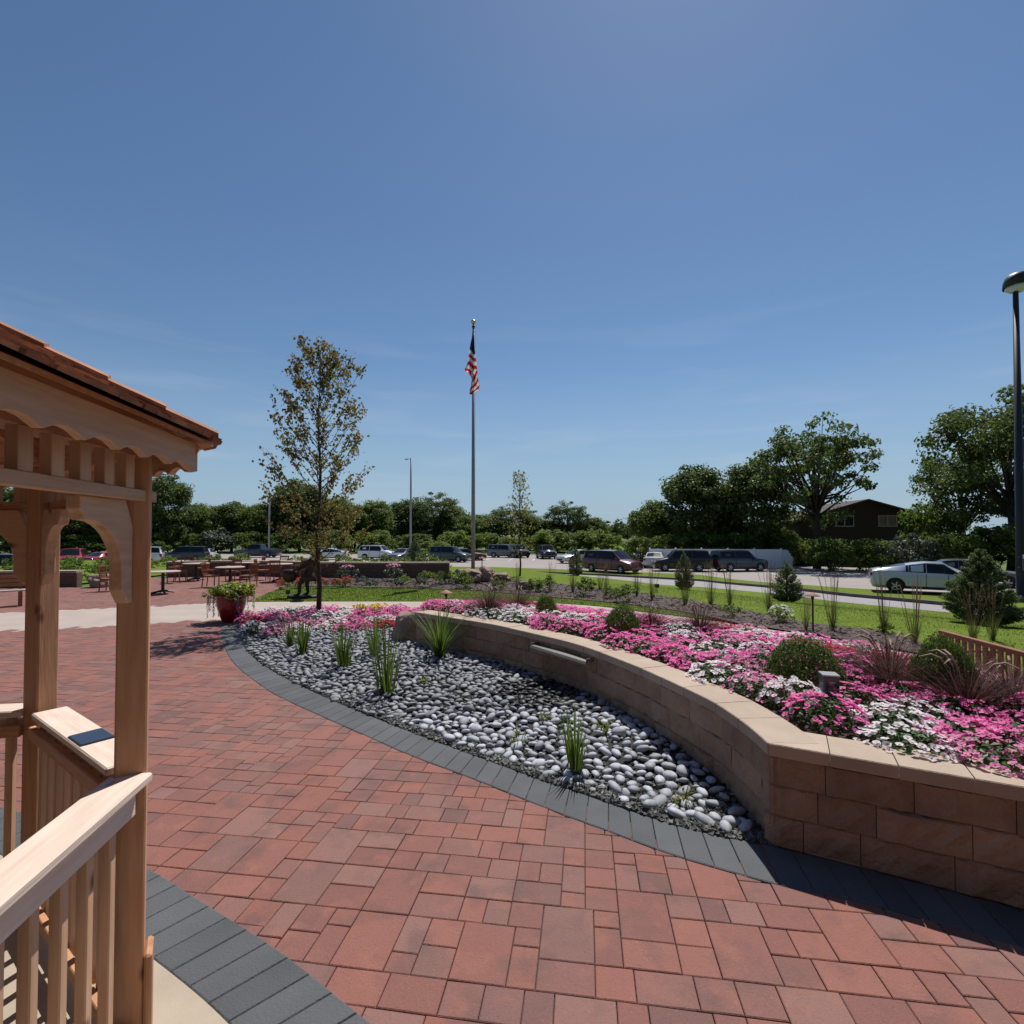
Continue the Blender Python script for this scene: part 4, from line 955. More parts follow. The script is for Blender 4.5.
        for xx in (fx, fx - wbz):
            wl = MB(); prof = [(wr * 0.62, -0.10), (wr * 0.94, -0.11), (wr, -0.07), (wr, 0.07), (wr * 0.94, 0.11), (wr * 0.62, 0.10)]
            wl.lathe(prof, 18); wo = wl.build('wheel', M['tyre'], t)
            rm = MB(); rm.lathe([(wr * 0.64, 0.085), (wr * 0.60, 0.108), (wr * 0.50, 0.104), (wr * 0.46, 0.094)], 18)
            for s in range(5):
                th = s * 2 * math.pi / 5; rm.box((0, 0, 0), (wr * 0.5, wr * 0.15, 0.02), 0, 0, Matrix.Rotation(th, 4, 'Z') @ Matrix.Translation((wr * 0.28, 0, 0.108)))
            rm.lathe([(wr * 0.13, 0.09), (wr * 0.12, 0.122)], 10); rm.lathe([(wr * 0.55, 0.06), (wr * 0.5, 0.085)], 16); ro = rm.build('rim', M['rim'], wo)
            wo.location = (xx, sg * (w2 - 0.10), wr); wo.rotation_euler = (R(-90 * sg), 0, 0)
            ar = MB(); n_ = 14; pl = [(math.cos(math.pi * k / n_) * wr * 1.07, math.sin(math.pi * k / n_) * wr * 1.07) for k in range(n_ + 1)] + [(-wr * 1.07, -0.12), (wr * 1.07, -0.12)]
            ar.prism(pl, 0, 0.03, 0, Matrix(((1, 0, 0, xx), (0, 0, sg, sg * (w2 - 0.022)), (0, 1, 0, wr), (0, 0, 0, 1)))); o = ar.build('wheel_arch', M['trim'], t); fix_normals(o)
        hb = MB(); hb.box((hl - 0.13, sg * 0.70 * w2, hz - 0.24), (0.2, 0.36, 0.14), sg * -0.35); hb.build('headlight', M['hlight'], t, bevel=0.03)
        tb = MB(); tb.box((-hl + 0.05, sg * 0.80 * w2, dz - 0.22), (0.12, 0.24, 0.16 if kind in ('sedan', 'hatch') else 0.30), sg * 0.2); tb.build('tail_light', M['tlight'], t, bevel=0.02)
        mb_ = MB(); mb_.box((cx - 0.28, sg * (w2 + 0.07), bz + 0.07), (0.12, 0.20, 0.13)); mb_.build('wing_mirror', paintm, t, bevel=0.03)
        db = MB()
        for xx in (rf_ + 0.12, (rf_ + rr) / 2 - 0.02): db.box((xx, sg * (w2 * 0.998), (0.3 + bz) / 2), (0.012, 0.03, bz - 0.36))
        db.box((-0.1, sg * (w2 * 0.995), 0.26), (wbz - 2.3 * wr, 0.05, 0.10)); db.build('door_seams', M['trim'], t)
    gb = MB(); gb.box((hl - 0.02, 0, hz - 0.42), (0.06, W * 0.5, 0.16)); gb.build('grille', M['trim'], t, bevel=0.01)
    if kind == 'pickup':
        bd = MB(); bd.box((-1.9, 0, dz + 0.02), (1.75, W * 0.72, 0.02)); bd.build('bed', M['trim'], t)
    return t
P_ = {k: paint('paint ' + k, c) for k, c in dict(silver=(0.52, 0.57, 0.67), maroon=(0.11, 0.012, 0.018), black=(0.012, 0.013, 0.016), navy=(0.022, 0.028, 0.045), green=(0.03, 0.042, 0.042), grey=(0.14, 0.145, 0.16), white=(0.75, 0.76, 0.78), red=(0.36, 0.012, 0.025), lsilver=(0.58, 0.58, 0.58)).items()}
def pc(kind, col, px, py, head, label, cat='car', name='parked_car'):
    q = gpd(px, py, LOT); p = Vector((q[0], q[1], lotz(q[1]) + 0.008)); return car(kind, P_[col], (p.x, p.y, p.z), R(head), label, cat, name=name)
pc('hatch', 'silver', 931, 593.0, -32, 'silver blue hatchback parked nearest, in front of the pale bush')
pc('sedan', 'grey', 966, 586.5, -32, 'dark sedan half hidden behind the silver hatchback')
pc('van', 'maroon', 612, 572.2, -50, 'dark red minivan parked between the silver sedan and the black vehicle', 'minivan', 'parked_minivan')
pc('suv', 'black', 681, 571.0, 172, 'black estate vehicle nosing left in front of the white fence')
pc('suv', 'navy', 738, 571, 10, 'navy blue estate vehicle nosing right in front of the white fence')
pc('sedan', 'lsilver', 577, 562.8, 212, 'silver sedan parked left of the dark red minivan')
pc('sedan', 'lsilver', 655, 567.0, 70, 'silver car showing between the minivan and the black vehicle')
pc('hatch', 'white', 640, 560.5, 250, 'pale car peeping over the hood of the dark red minivan')
pc('suv', 'grey', 505, 557.5, -20, 'small grey estate car far off, left of the thin sapling')
pc('suv', 'black', 518, 557.5, -70, 'small dark car far off, right behind the thin sapling')
pc('suv', 'black', 546, 558.5, -80, 'lone black estate car in the middle of the far row')
pc('suv', 'green', 450, 561.8, -18, 'dark green estate car glinting left of the flagpole')
pc('sedan', 'maroon', 466, 560.5, 20, 'dark red car half hidden behind the flagpole')
pc('suv', 'white', 378, 559.5, -12, 'white estate car beyond the low brown wall')
pc('sedan', 'grey', 403, 560.5, 250, 'dark car beside the conifer at the grey lamp pole')
pc('hatch', 'white', 330, 559.5, 178, 'white car behind the trunk of the bronze leaved tree')
pc('pickup', 'navy', 258, 557.5, 182, 'dark pickup truck behind the patio tables', 'pickup', 'parked_pickup')
pc('suv', 'navy', 185, 561.5, 195, 'dark estate car right of the gazebo post')
pc('hatch', 'white', 204, 560.0, 100, 'white car behind the tail of the dark estate car')
pc('suv', 'white', 154, 562.5, 120, 'white car half hidden behind the gazebo corner post')
pc('sedan', 'red', 108, 566.5, 82, 'red sedan seen through the gazebo arch, its rear towards us')
pc('suv', 'red', 72, 567.0, -60, 'bright red estate car seen through the left of the gazebo arch')
pc('sedan', 'white', 6, 570, 10, 'white car at the left edge under the gazebo')
pc('suv', 'navy', 10, 580, 8, 'dark blue car in front of the white one at the left edge')
# ---------------------------------------------------------------- lamps and flag
def lamp_black():
    p = gp(1022, 600, -0.5); t = empty('street_lamp', (p.x, p.y, p.z - 0.04), 0, 'tall black lamp post with a domed shade and a small sign, on a concrete foot', 'street lamp')
    H = at(1018, 288, p.y).z - p.z
    b = MB(); b.lathe([(0.42, -0.3), (0.42, 0.16), (0.38, 0.19)], 16); b.build('foot', M['kerb'], t)
    b = MB(); b.lathe([(0.24, 0.19), (0.24, 0.22), (0.17, 0.24), (0.165, 1.0), (0.085, H)], 14); b.build('pole', M['blackmetal'], t, smooth=True)
    b = MB(); b.lathe([(0.0, 0.86), (0.12, 0.85), (0.28, 0.80), (0.38, 0.70), (0.44, 0.52), (0.46, 0.30), (0.43, 0.30), (0.40, 0.52), (0.26, 0.75)][::-1], 20, (0.10, 0, H - 0.22)); o = b.build('shade', M['blackmetal'], t, smooth=True)
    b = MB(); b.lathe([(0.06, 0.0), (0.26, 0.06), (0.38, 0.14), (0.40, 0.24), (0.2, 0.4)], 18, (0.10, 0, H - 0.14)); b.build('globe', M['glass'], t, smooth=True)
    s = empty('sign', (p.x + 0.09, p.y - 0.21, at(1019, 562, p.y).z), 0, 'small white and blue sign strapped to the tall black lamp post', 'sign')
    b = MB(); b.box((0, 0, 0), (0.52, 0.02, 0.62)); b.build('panel', M['signblue'], s)
    b = MB(); b.box((0, -0.013, 0.22), (0.50, 0.012, 0.15)); hd_ = b.build('header', M['vinyl'], s)
    b = MB(); r = random.Random(3)
    for k in range(5): b.box((-0.17 + k * 0.085, -0.021, 0.22), (0.055, 0.004, 0.045))
    b.build('lettering', M['blackmetal'], hd_)
    b = MB()
    for k in range(2): b.box((-0.06 * (k % 2), -0.012, 0.03 - k * 0.13), (0.34 - 0.08 * k, 0.006, 0.05))
    b.build('lettering', M['signtext'], s)
    b = MB(); b.box((-0.16, 0.075, 0.2), (0.36, 0.012, 0.03)); b.box((-0.16, 0.075, -0.2), (0.36, 0.012, 0.03))
    b.box((-0.16, 0.04, 0.2), (0.04, 0.06, 0.03)); b.box((-0.16, 0.04, -0.2), (0.04, 0.06, 0.03)); b.build('strap', M['steel'], s)
M['signblue'] = pm('dusty blue sign', (0.10, 0.11, 0.20), (0.08, 0.09, 0.17), rough=0.5)
M['signtext'] = pm('pale sign text', (0.35, 0.36, 0.45), rough=0.5)
lamp_black()
def lamp_grey(px, ptop, Y, label):
    Y += 8; q = at(px, ptop, Y); t = empty('street_lamp', (q.x, Y, LOT - .43), 0, label, 'street lamp', 'grey parking lot lamps')
    H = q.z - LOT + .43
    b = MB(); b.lathe([(0.28, -0.1), (0.28, 0.7), (0.25, 0.74)], 14); b.build('foot', M['kerb'], t)
    b = MB(); b.lathe([(0.15, 0.74), (0.13, H * .6), (0.11, H)], 10); b.build('pole', M['greymetal'], t, smooth=True)
    b = MB(); b.box((-0.28, 0, H - 0.14), (0.5, 0.05, 0.05)); b.build('arm', M['greymetal'], t)
    b = MB(); b.box((-0.62, 0, H - 0.16), (0.42, 0.4, 0.11)); b.build('lamp_head', M['greymetal'], t, bevel=0.02)
lamp_grey(411, 458, 62, 'grey lamp pole with a single arm, between the bronze leaved tree and the flagpole')
lamp_grey(269.5, 490, 72, 'grey lamp pole rising behind the dark pickup truck')
# flagpole
fpx = at(473, 568, 23.0); fy = 23.0
fp = empty('flagpole', (fpx.x, fy, 0.0), 0, 'tall aluminium flagpole with a gold ball on top', 'flagpole')
FH = at(470.5, 328, fy).z
b = MB(); b.lathe([(0.085, 0.0), (0.083, 3.0), (0.045, FH)], 14); b.build('pole', M['alu'], fp, smooth=True)
b = MB(); b.lathe([(0.16, 0.0), (0.16, 0.04), (0.10, 0.10)], 16); b.build('collar', M['alu'], fp)
b = MB(); b.lathe([(0.05, 0), (0.07, 0.04), (0.07, 0.09), (0.02, 0.10), (0.02, 0.16)], 12, (0, 0, FH)); b.build('truck', M['blackmetal'], fp)
b = MB(); b.lathe([(0.115 * math.sin(math.pi * k / 10) + 0.001, 0.27 - 0.115 * math.cos(math.pi * k / 10)) for k in range(11)], 14, (0, 0, FH)); b.build('ball', M['gold'], fp, smooth=True)
b = MB(); b.tube([(0.09, -0.02, 1.2), (0.075, -0.02, FH - 0.02)], 0.008, 4); b.build('halyard', M['vinyl'], fp)
# limp flag: cloth hanging in folds down the pole
fl = empty('flag', (fpx.x, fy - 0.10, FH - 0.12), 0, 'limp flag of red and white stripes with a blue canton, hanging from the flagpole', 'flag')
NU, NV, LN = 36, 64, 2.95
def flag_pt(u, v):
    # u across the folds, v downward 0..1
    edge = [(0, -0.02, 0.03), (0.12, -0.06, 0.045), (0.3, -0.16, 0.07), (0.5, -0.26, 0.15), (0.62, -0.40, 0.19), (0.68, -0.18, 0.21), (0.76, -0.06, 0.23), (0.86, -0.10, 0.30), (0.92, -0.14, 0.27), (1.0, -0.17, -0.03)]
    for (a, l0, r0), (c, l1, r1) in zip(edge[:-1], edge[1:]):
        if v <= c: t = (v - a) / (c - a); l = l0 + (l1 - l0) * t; r_ = r0 + (r1 - r0) * t; break
    x = l + (r_ - l) * u
    y = (0.04 + 0.14 * v) * math.sin(u * 9.5 + v * 3.0) * (0.35 + 0.65 * math.sin(math.pi * min(1, v + 0.15))) + 0.03 * math.sin(v * 17 + u * 4)
    return (x * 1.0, y - 0.06, -v * LN)
V = [flag_pt(i / NU, j / NV) for j in range(NV + 1) for i in range(NU + 1)]; b = MB(); bc = MB()
for j in range(NV):
    for i in range(NU):
        u, v = (i + .5) / NU, (j + .5) / NV
        if v < 0.64: s = v - 0.10 * u * (1 if v > 0.25 else v / 0.25)
        else: s = v + 0.16 * u - 0.08
        a = j * (NU + 1) + i; f = (a, a + 1, a + NU + 2, a + NU + 1)
        if s < 0.30 and v < 0.5: bc.f.append(f); bc.m.append(0)
        else: b.f.append(f); b.m.append(int((s - 0.30) / 0.058) % 2)
b.v = V; bc.v = V
b.build('stripes', [M['fwhite'], M['fred']], fl, smooth=True); bc.build('canton', M['fblue'], fl, smooth=True)
# ---------------------------------------------------------------- statue
sp_ = gp(303, 598, 0.0)
st = empty('statue', (sp_.x, sp_.y, 0.012), 0, 'dark bronze statue of a child leaning back with a bundle, on the lawn', 'statue')
b = MB(); b.lathe([(0.40, 0.0), (0.42, 0.03), (0.40, 0.07)], 18, (0, 0, 0), 0, 1.0, 0.7); b.build('plinth', M['bronze'], st, bevel=0.01)
def skin(name, verts, edges, mat, parent, sub=2):
    me = bpy.data.meshes.new(name); me.from_pydata([v[:3] for v in verts], edges, []); me.materials.append(mat)
    o = bpy.data.objects.new(name, me); COL.objects.link(o); o.parent = parent
    m = o.modifiers.new('skin', 'SKIN'); m.use_smooth_shade = True
    for i, v in enumerate(verts):
        me.skin_vertices[0].data[i].radius = (v[3], v[4] if len(v) > 4 else v[3]); me.skin_vertices[0].data[i].use_root = (i == 0)
    s = o.modifiers.new('sub', 'SUBSURF'); s.levels = sub; s.render_levels = sub
    return o
sv_ = [(0.16, 0, 0.66, .105, .10), (0.20, 0, 0.86, .11, .10), (0.27, 0, 1.02, .12, .11), (0.33, 0, 1.10, .055), (0.38, 0, 1.19, .085, .09), (0.40, 0, 1.31, .075, .08),
       (0.17, 0.09, 0.62, .085), (0.06, 0.10, 0.40, .06), (0.10, 0.10, 0.13, .045), (0.02, 0.11, 0.075, .04), (-0.06, 0.11, 0.07, .03),
       (0.17, -0.09, 0.62, .085), (-0.06, -0.10, 0.40, .06), (-0.06, -0.10, 0.13, .045), (-0.13, -0.11, 0.075, .04), (-0.22, -0.11, 0.07, .03),
       (0.22, 0.13, 1.03, .06), (0.02, 0.16, 0.88, .045), (-0.20, 0.14, 0.75, .04), (-0.27, 0.12, 0.70, .035),
       (0.22, -0.13, 1.03, .06), (0.00, -0.16, 0.88, .045), (-0.20, -0.14, 0.75, .04), (-0.27, -0.12, 0.70, .035)]
se = [(0, 1), (1, 2), (2, 3), (3, 4), (4, 5), (0, 6), (6, 7), (7, 8), (8, 9), (9, 10), (0, 11), (11, 12), (12, 13), (13, 14), (14, 15), (2, 16), (16, 17), (17, 18), (18, 19), (2, 20), (20, 21), (21, 22), (22, 23)]
skin('figure', sv_, se, M['bronze'], st)
b = MB(); b.lathe([(0.08, -0.20), (0.15, -0.12), (0.19, 0.03), (0.18, 0.12), (0.08, 0.16)], 9, (-0.36, 0, 0.62), 0, 1.15, 0.8); b.build('bundle', M['bronze'], st, smooth=True)
b = MB(); b.lathe([(0.15, 0.0), (0.17, 0.01), (0.10, 0.02), (0.09, 0.07), (0.03, 0.10)], 14, (0.41, 0, 1.35)); b.build('hat', M['bronze'], st, smooth=True)
b = MB(); b.lathe([(0.10, 0.80), (0.16, 0.62), (0.23, 0.46)], 14, (0.14, 0, 0)); b.build('skirt', M['bronze'], st, smooth=True)
st.scale = (1.2, 1.1, 1.15)
# ---------------------------------------------------------------- small lights
def path_light(px, ptop, pbase, z, label, cap=0.14):
    p = gp(px, pbase, z); H = at(px, ptop, p.y).z - z
    t = empty('path_light', (p.x, p.y, z), 0, label, 'path light', 'copper capped path lights')
    b = MB(); b.lathe([(0.018, -0.05), (0.018, H - 0.10)], 8); b.build('stem', M['bronze'], t)
    b = MB(); b.lathe([(0.028, H - 0.13), (0.03, H - 0.05), (0.02, H - 0.04)], 10); b.build('socket', M['bronze'], t)
    b = MB(); b.lathe([(cap, H - 0.06), (cap * 0.97, H - 0.05), (cap * 0.45, H - 0.012), (cap * .12, H + .01), (0.004, H + .02)], 16); b.build('cap', M['copper'], t, smooth=True)
path_light(446, 590.5, 612, 0.40, 'copper path light at the left end of the raised flower bed')
path_light(813, 593, 631, 0.03, 'copper path light standing tall in the mulch beside the lawn')
path_light(482, 557, 584, 0.0, 'small far copper path light beside the flagpole', 0.12)
def spot(px, py, z, label, s=0.13, name='spotlight'):
    p = gp(px, py, z); t = empty(name, p, R(20), label, 'spotlight')
    b = MB(); b.tube([(0, 0, -0.05), (0, 0, 0.16)], 0.012, 6); b.build('stake', M['blackmetal'], t)
    b = MB(); b.box((0, 0, 0.22), (s, s * .9, s)); b.build('housing', M['blackmetal'], t, bevel=0.012)
    b = MB(); b.box((0, s * .46, 0.22), (s * .8, 0.008, s * .8)); b.build('lens', M['pane'], t)
spot(288, 599, 0.01, 'small black spotlight on a stake in front of the statue')
spot(657, 592, 0.0, 'small black spotlight box at the edge of the far lawn')
zb = 0.60; p = gp(829.5, 712, zb)
t = empty('bollard_light', (p.x, p.y, zb - 0.03), R(-15), 'short square metal garden light among the petunias in front of the largest boxwood', 'garden light')
b = MB(); b.box((0, 0, 0.17), (0.115, 0.115, 0.30)); b.build('housing', pm('slate metal', (0.13, 0.135, 0.155), (0.09, 0.095, 0.11), scale=8, rough=0.4, metal=0.4), t, bevel=0.006)
b = MB(); b.box((0, 0, 0.327), (0.125, 0.125, 0.014)); b.build('top', M['steel'], t, bevel=0.003)
b = MB(); b.box((0.006, -0.0585, 0.20), (0.088, 0.006, 0.17)); b.build('lens', M['pane'], t)
# ---------------------------------------------------------------- planter
pp = gp(231, 621, 0.006); pp.z = 0.006
t = empty('planter', pp, 0, 'red glazed urn overflowing with lime and silver trailing plants', 'planter')
b = MB(); b.lathe([(0.17, 0), (0.19, 0.02), (0.24, 0.14), (0.30, 0.34), (0.335, 0.52), (0.345, 0.58), (0.36, 0.60), (0.35, 0.615), (0.31, 0.60), (0.29, 0.54)], 28); b.build('pot', M['pot'], t, smooth=True)
b = MB(); b.lathe([(0.29, 0.53), (0.28, 0.545)], 20); b.build('soil', M['soil'], t)
r = random.Random(4); b = MB(); crown(b, (0.07, 0, 0.68), (0.50, 0.44, 0.22), 50, 30, 0.07, r, 0.3, 0.25); b.build('lime_foliage', M['lime'], t)
b = MB(); crown(b, (-0.08, 0, 0.62), (0.54, 0.48, 0.20), 44, 28, 0.07, r, 0.3, 0.25); b.build('dark_foliage', M['leafmid'], t)
b = MB()
for k in range(34):
    th = r.choice([r.uniform(2.4, 4.2), r.uniform(-0.9, 0.9), r.uniform(0, 6.28)]); rr = 0.47; L_ = r.uniform(0.15, 0.55)
    if abs(th - 3.1) < 0.5 and r.random() < .4: L_ = 0.56
    for s in range(int(L_ * 36)):
        q = Vector((math.cos(th) * (rr + 0.03 * r.random()), math.sin(th) * rr * .95, 0.60 - s / 36)); leaf(b, q, (Vector((math.cos(th), math.sin(th), 0.6)) + rvec(r) * .5).normalized(), 0.05, r)
b.build('trailing_foliage', M['trail'], t)
b = MB()
for k in range(60):
    th = r.uniform(0, 6.28); leaf(b, Vector((math.cos(th) * r.uniform(.2, .52), math.sin(th) * r.uniform(.2, .4), r.uniform(.62, .84))), (Vector((math.cos(th), math.sin(th), .7))).normalized(), 0.055, r, 1.0)
b.build('white_blossoms', M['white'], t)
# ---------------------------------------------------------------- boulders
def boulder(px, py, z, size, label, seed, rz=0, name='boulder', grp=None):
    p = gp(px, py, z); me = bpy.data.meshes.new(name); bm = bmesh.new(); bmesh.ops.create_icosphere(bm, subdivisions=4, radius=1)
    for v in bm.verts:
        d = v.co.normalized(); n = noise.noise(d * 1.3 + Vector((seed, 0, 0))) * 0.35 + noise.noise(d * 3.1 + Vector((0, seed, 0))) * 0.12 + noise.noise(d * 8 + Vector((0, 0, seed))) * 0.04
        k = 1 / max(abs(d.x) ** 3 + abs(d.y) ** 3 + abs(d.z) ** 3, 0.01) ** (1 / 3)
        v.co = d * k * 0.85 * (1 + n); v.co = Vector((v.co.x * size[0], v.co.y * size[1], v.co.z * size[2]))
    for f in bm.faces: f.smooth = False
    bm.to_mesh(me); bm.free(); me.materials.append(M['rock'])
    o = bpy.data.objects.new(name, me); COL.objects.link(o); o.location = (p.x, p.y, z + size[2] * 0.62); o.rotation_euler = (0, 0, rz)
    return tag(o, label, 'boulder', grp)
boulder(412, 644, 0.0, (0.40, 0.36, 0.42), 'big reddish boulder closing the left end of the retaining wall', 2.3, 0.3)
for (px, py, s, lb, sd_) in [(468, 582, (0.8, 0.6, 0.36), 'wide low boulder at the foot of the flagpole', 5.1), (484, 581, (0.55, 0.5, 0.40), 'rounded boulder right of the flagpole foot', 7.7), (500, 581, (0.5, 0.4, 0.24), 'small boulder at the right end of the flagpole rocks', 9.2), (526, 589, (0.32, 0.3, 0.2), 'dark hollow looking stone in the mulch near the yellow sapling', 3.4), (100, 587, (0.42, 0.4, 0.36), 'stacked stone block ending the dark wall seen through the arch', 1.9), (110, 586, (0.3, 0.3, 0.2), 'smaller stone beside the wall end seen through the arch', 6.1)]:
    boulder(px, py, 0.0 if px < 300 else 0.03, s, lb, sd_, sd_)
# ---------------------------------------------------------------- pebbles
def stone_mesh(seed, sub=2):
    bm = bmesh.new(); bmesh.ops.create_icosphere(bm, subdivisions=sub, radius=1); r = random.Random(seed)
    a, c = r.uniform(0.58, 0.84), r.uniform(0.34, 0.48)
    for v in bm.verts:
        n = noise.noise(v.co * 0.9 + Vector((seed * 3.7, 0, 0))) * 0.24
        v.co = Vector((v.co.x, v.co.y * a, v.co.z * c)) * (1 + n)
    for f in bm.faces: f.smooth = True
    me = bpy.data.meshes.new('pebble'); bm.to_mesh(me); bm.free(); me.materials.append(M['pebble']); return me
M['darkpebble'] = pm('wet pebbles', (0.05, 0.05, 0.055), (0.028, 0.028, 0.03), scale=2.2, rough=0.5, island=0.4, spec=0.3)
stones = [stone_mesh(s) for s in range(8)]
r = random.Random(12); pts = []; cell = {}
xs = [p[0] for p in pebble_poly]; ys = [p[1] for p in pebble_poly]
def far_from(pl, x, y, d): return min((x - p[0]) ** 2 + (y - p[1]) ** 2 for p in pl) > d * d
tries = 0
while tries < 120000:
    tries += 1
    x, y = r.uniform(min(xs), max(xs)), r.uniform(min(ys), max(ys))
    if not inside(x, y, pebble_poly): continue
    edge = min(math.hypot(x - p[0], y - p[1]) for p in inner)
    if edge < 0.06 + 0.13 * r.random(): continue
    if min(math.hypot(x - p[0], y - p[1]) for p in wallf) < 0.07: continue
    a = r.uniform(0.038, 0.069) * (1.1 if y < 4.6 else 1.0)
    k = (int(x / 0.2), int(y / 0.2)); bad = False
    for i in (-1, 0, 1):
        for j in (-1, 0, 1):
            for q in cell.get((k[0] + i, k[1] + j), ()):
                if (q[0] - x) ** 2 + (q[1] - y) ** 2 < ((q[2] + a) * 0.74) ** 2: bad = True; break
            if bad: break
        if bad: break
    if bad: continue
    q = (x, y, a); pts.append(q); cell.setdefault(k, []).append(q)
for _ in range(26000):                      # smaller stones in the gaps
    x, y = r.uniform(min(xs), max(xs)), r.uniform(min(ys), max(ys))
    if not inside(x, y, pebble_poly): continue
    if min(math.hypot(x - p[0], y - p[1]) for p in inner) < 0.08: continue
    a = r.uniform(0.022, 0.036); k = (int(x / 0.2), int(y / 0.2)); bad = False
    for i in (-1, 0, 1):
        for j in (-1, 0, 1):
            if any((q[0] - x) ** 2 + (q[1] - y) ** 2 < ((q[2] + a) * 0.76) ** 2 for q in cell.get((k[0] + i, k[1] + j), ())): bad = True; break
        if bad: break
    if not bad: q = (x, y, a); pts.append(q); cell.setdefault(k, []).append(q)
pts.sort(key=lambda q: math.hypot(q[0], q[1]) - (0 if q[2] > 0.04 else -9))
def stone_mat(q, rr):
    x, y, a = q; z = bed_h(x, y) + a * rr.uniform(0.12, 0.6)
    return Matrix.Translation((x, y, z)) @ Matrix.Rotation(rr.uniform(0, 6.28), 4, 'Z') @ Matrix.Rotation(rr.gauss(0, 0.28), 4, 'X') @ Matrix.Rotation(rr.gauss(0, 0.24), 4, 'Y') @ Matrix.Diagonal((a * rr.uniform(.9, 1.2), a, a, 1))
for q in pts[:300]:
    o = bpy.data.objects.new('river_pebble', stones[r.randrange(8)]); COL.objects.link(o); o.matrix_world = stone_mat(q, r)
    tag(o, 'smooth grey river pebble lying in the pebble bed below the curved wall', 'pebble', 'grey river pebbles of the dry bed')
lo = [stone_mesh(40 + s, 2) for s in range(6)]; b = MB()
for q in pts[300:]:
    me = lo[r.randrange(6)]; darker = math.hypot(q[0] - mid.x + 0.22, q[1] - mid.y + 0.25) < 0.62 * r.uniform(.7, 1.1)  # pebbles round the spillway foot get the darker colour
    b.add([v.co.copy() for v in me.vertices], [tuple(p.vertices) for p in me.polygons], 1 if darker else 0, stone_mat(q, r))
tag(b.build('pebbles', [M['pebble'], M['darkpebble']], smooth=True), kind='stuff')
# a loose second layer tucked in between, and gravel chips along the edging
b = MB(); n = 0
while n < 7500:
    t_ = r.random(); i = r.randrange(len(inner)); p = inner[i]
    if r.random() < 0.75: x, y = p[0] + r.gauss(0, 0.22), p[1] + r.gauss(0, 0.22)
    else: x, y = r.uniform(min(xs), max(xs)), r.uniform(min(ys), max(ys))
    if not inside(x, y, pebble_poly): continue
    n += 1; s = r.uniform(0.008, 0.022); z = bed_h(x, y) + s * 0.35
    V = [Vector((sx * r.uniform(.5, 1.1), sy * r.uniform(.5, 1.1), sz * r.uniform(.3, .8))) * s for sx in (-1, 1) for sy in (-1, 1) for sz in (-1, 1)]
    b.add(V, [(0, 1, 3, 2), (4, 6, 7, 5), (0, 4, 5, 1), (2, 3, 7, 6), (0, 2, 6, 4), (1, 5, 7, 3)], 0, Matrix.Translation((x, y, z)) @ Matrix.Rotation(r.uniform(0, 6.3), 4, rvec(r)))
tag(b.build('gravel', M['chipstone']), kind='stuff')
# mulch chips
b = MB(); mx_, my_ = [p[0] for p in mulch], [p[1] for p in mulch]; n = 0
while n < 9000:
    x, y = r.uniform(min(mx_), max(mx_)), r.uniform(min(my_), max(my_))
    if not inside(x, y, mulch): continue
    n += 1; s = r.uniform(0.03, 0.08); z = Hz(x, y) + 0.04
    t1 = rvec(r); t1.z *= .4; t2 = rvec(r) * .4
    p = Vector((x, y, z)); b.add([p - t1 * s, p + t2 * s * .6, p + t1 * s, p - t2 * s * .6], [(0, 1, 2, 3)])
tag(b.build('mulch_chips', M['chip']), kind='stuff')
# lawn blades, a soft edge to the near lawn
b = MB(); lx, ly = [p[0] for p in lawn1], [p[1] for p in lawn1]; n = 0
while n < 26000:
    x, y = r.uniform(min(lx), max(lx)), r.uniform(min(ly), max(ly))
    if not inside(x, y, lawn1): continue
    n += 1; h = r.uniform(0.02, 0.04); d = Vector((r.uniform(-1, 1), r.uniform(-1, 1), 0)) * 0.012; e = Vector((r.uniform(-1, 1), r.uniform(-1, 1), 0)) * 0.02
    p = Vector((x, y, 0.01)); b.add([p - d, p + d, p + e + Vector((0, 0, h))], [(0, 1, 2)])
tag(b.build('grass', M['blade']), kind='stuff')
b = MB(); n = 0
while n < 45000:
    y = 5 + 16 * r.random() ** 1.2; x = r.uniform(3, 17)
    if not inside(x, y, lawn2): continue
    n += 1; h = r.uniform(0.018, 0.038); d = Vector((r.uniform(-1, 1), r.uniform(-1, 1), 0)) * 0.008; e = Vector((r.uniform(-1, 1), r.uniform(-1, 1), 0)) * 0.025
    p = Vector((x, y, Hz(x, y) + 0.008)); b.add([p - d, p + d, p + e + Vector((0, 0, h))], [(0, 1, 2)])
tag(b.build('grass', M['blade']), kind='stuff')
# ---------------------------------------------------------------- grasses and clumps
def blades(b, n, h, spread, wd, r, lean=0.35, curve=0.35, mat=0, segs=4, base=0.05):
    for i in range(n):
        th = r.uniform(0, 6.283); d = Vector((math.cos(th), math.sin(th), 0)); s = Vector((-d.y, d.x, 0)) * wd * r.uniform(.6, 1.2)
        H = h * r.uniform(0.6, 1.08); p0 = d * base * r.random(); ln = spread * r.random() ** .7
        L_, R_ = [], []
        for k in range(segs + 1):
            t = k / segs; p = p0 + d * (ln * (lean * t + curve * t * t)) + Vector((0, 0, H * (t - 0.22 * t * t * ln / max(h, .01))))
            w_ = s * (1 - t) ** 0.7 * .5 if k < segs else s * 0.02
            L_.append(p - w_); R_.append(p + w_)
        V = L_ + R_; n1 = segs + 1
        b.add(V, [(k, k + 1, n1 + k + 1, n1 + k) for k in range(segs)], mat)
def variants(fn, k): return [fn(s) for s in range(k)]
def iris(s, h=0.80):
    r = random.Random(60 + s); t = empty('iris_plant', (0, 0, 0)); b = MB(); blades(b, 56, h, 0.26, 0.028, r, 0.5, 0.4, base=0.11); b.build('blades', M['iris'], t); return t
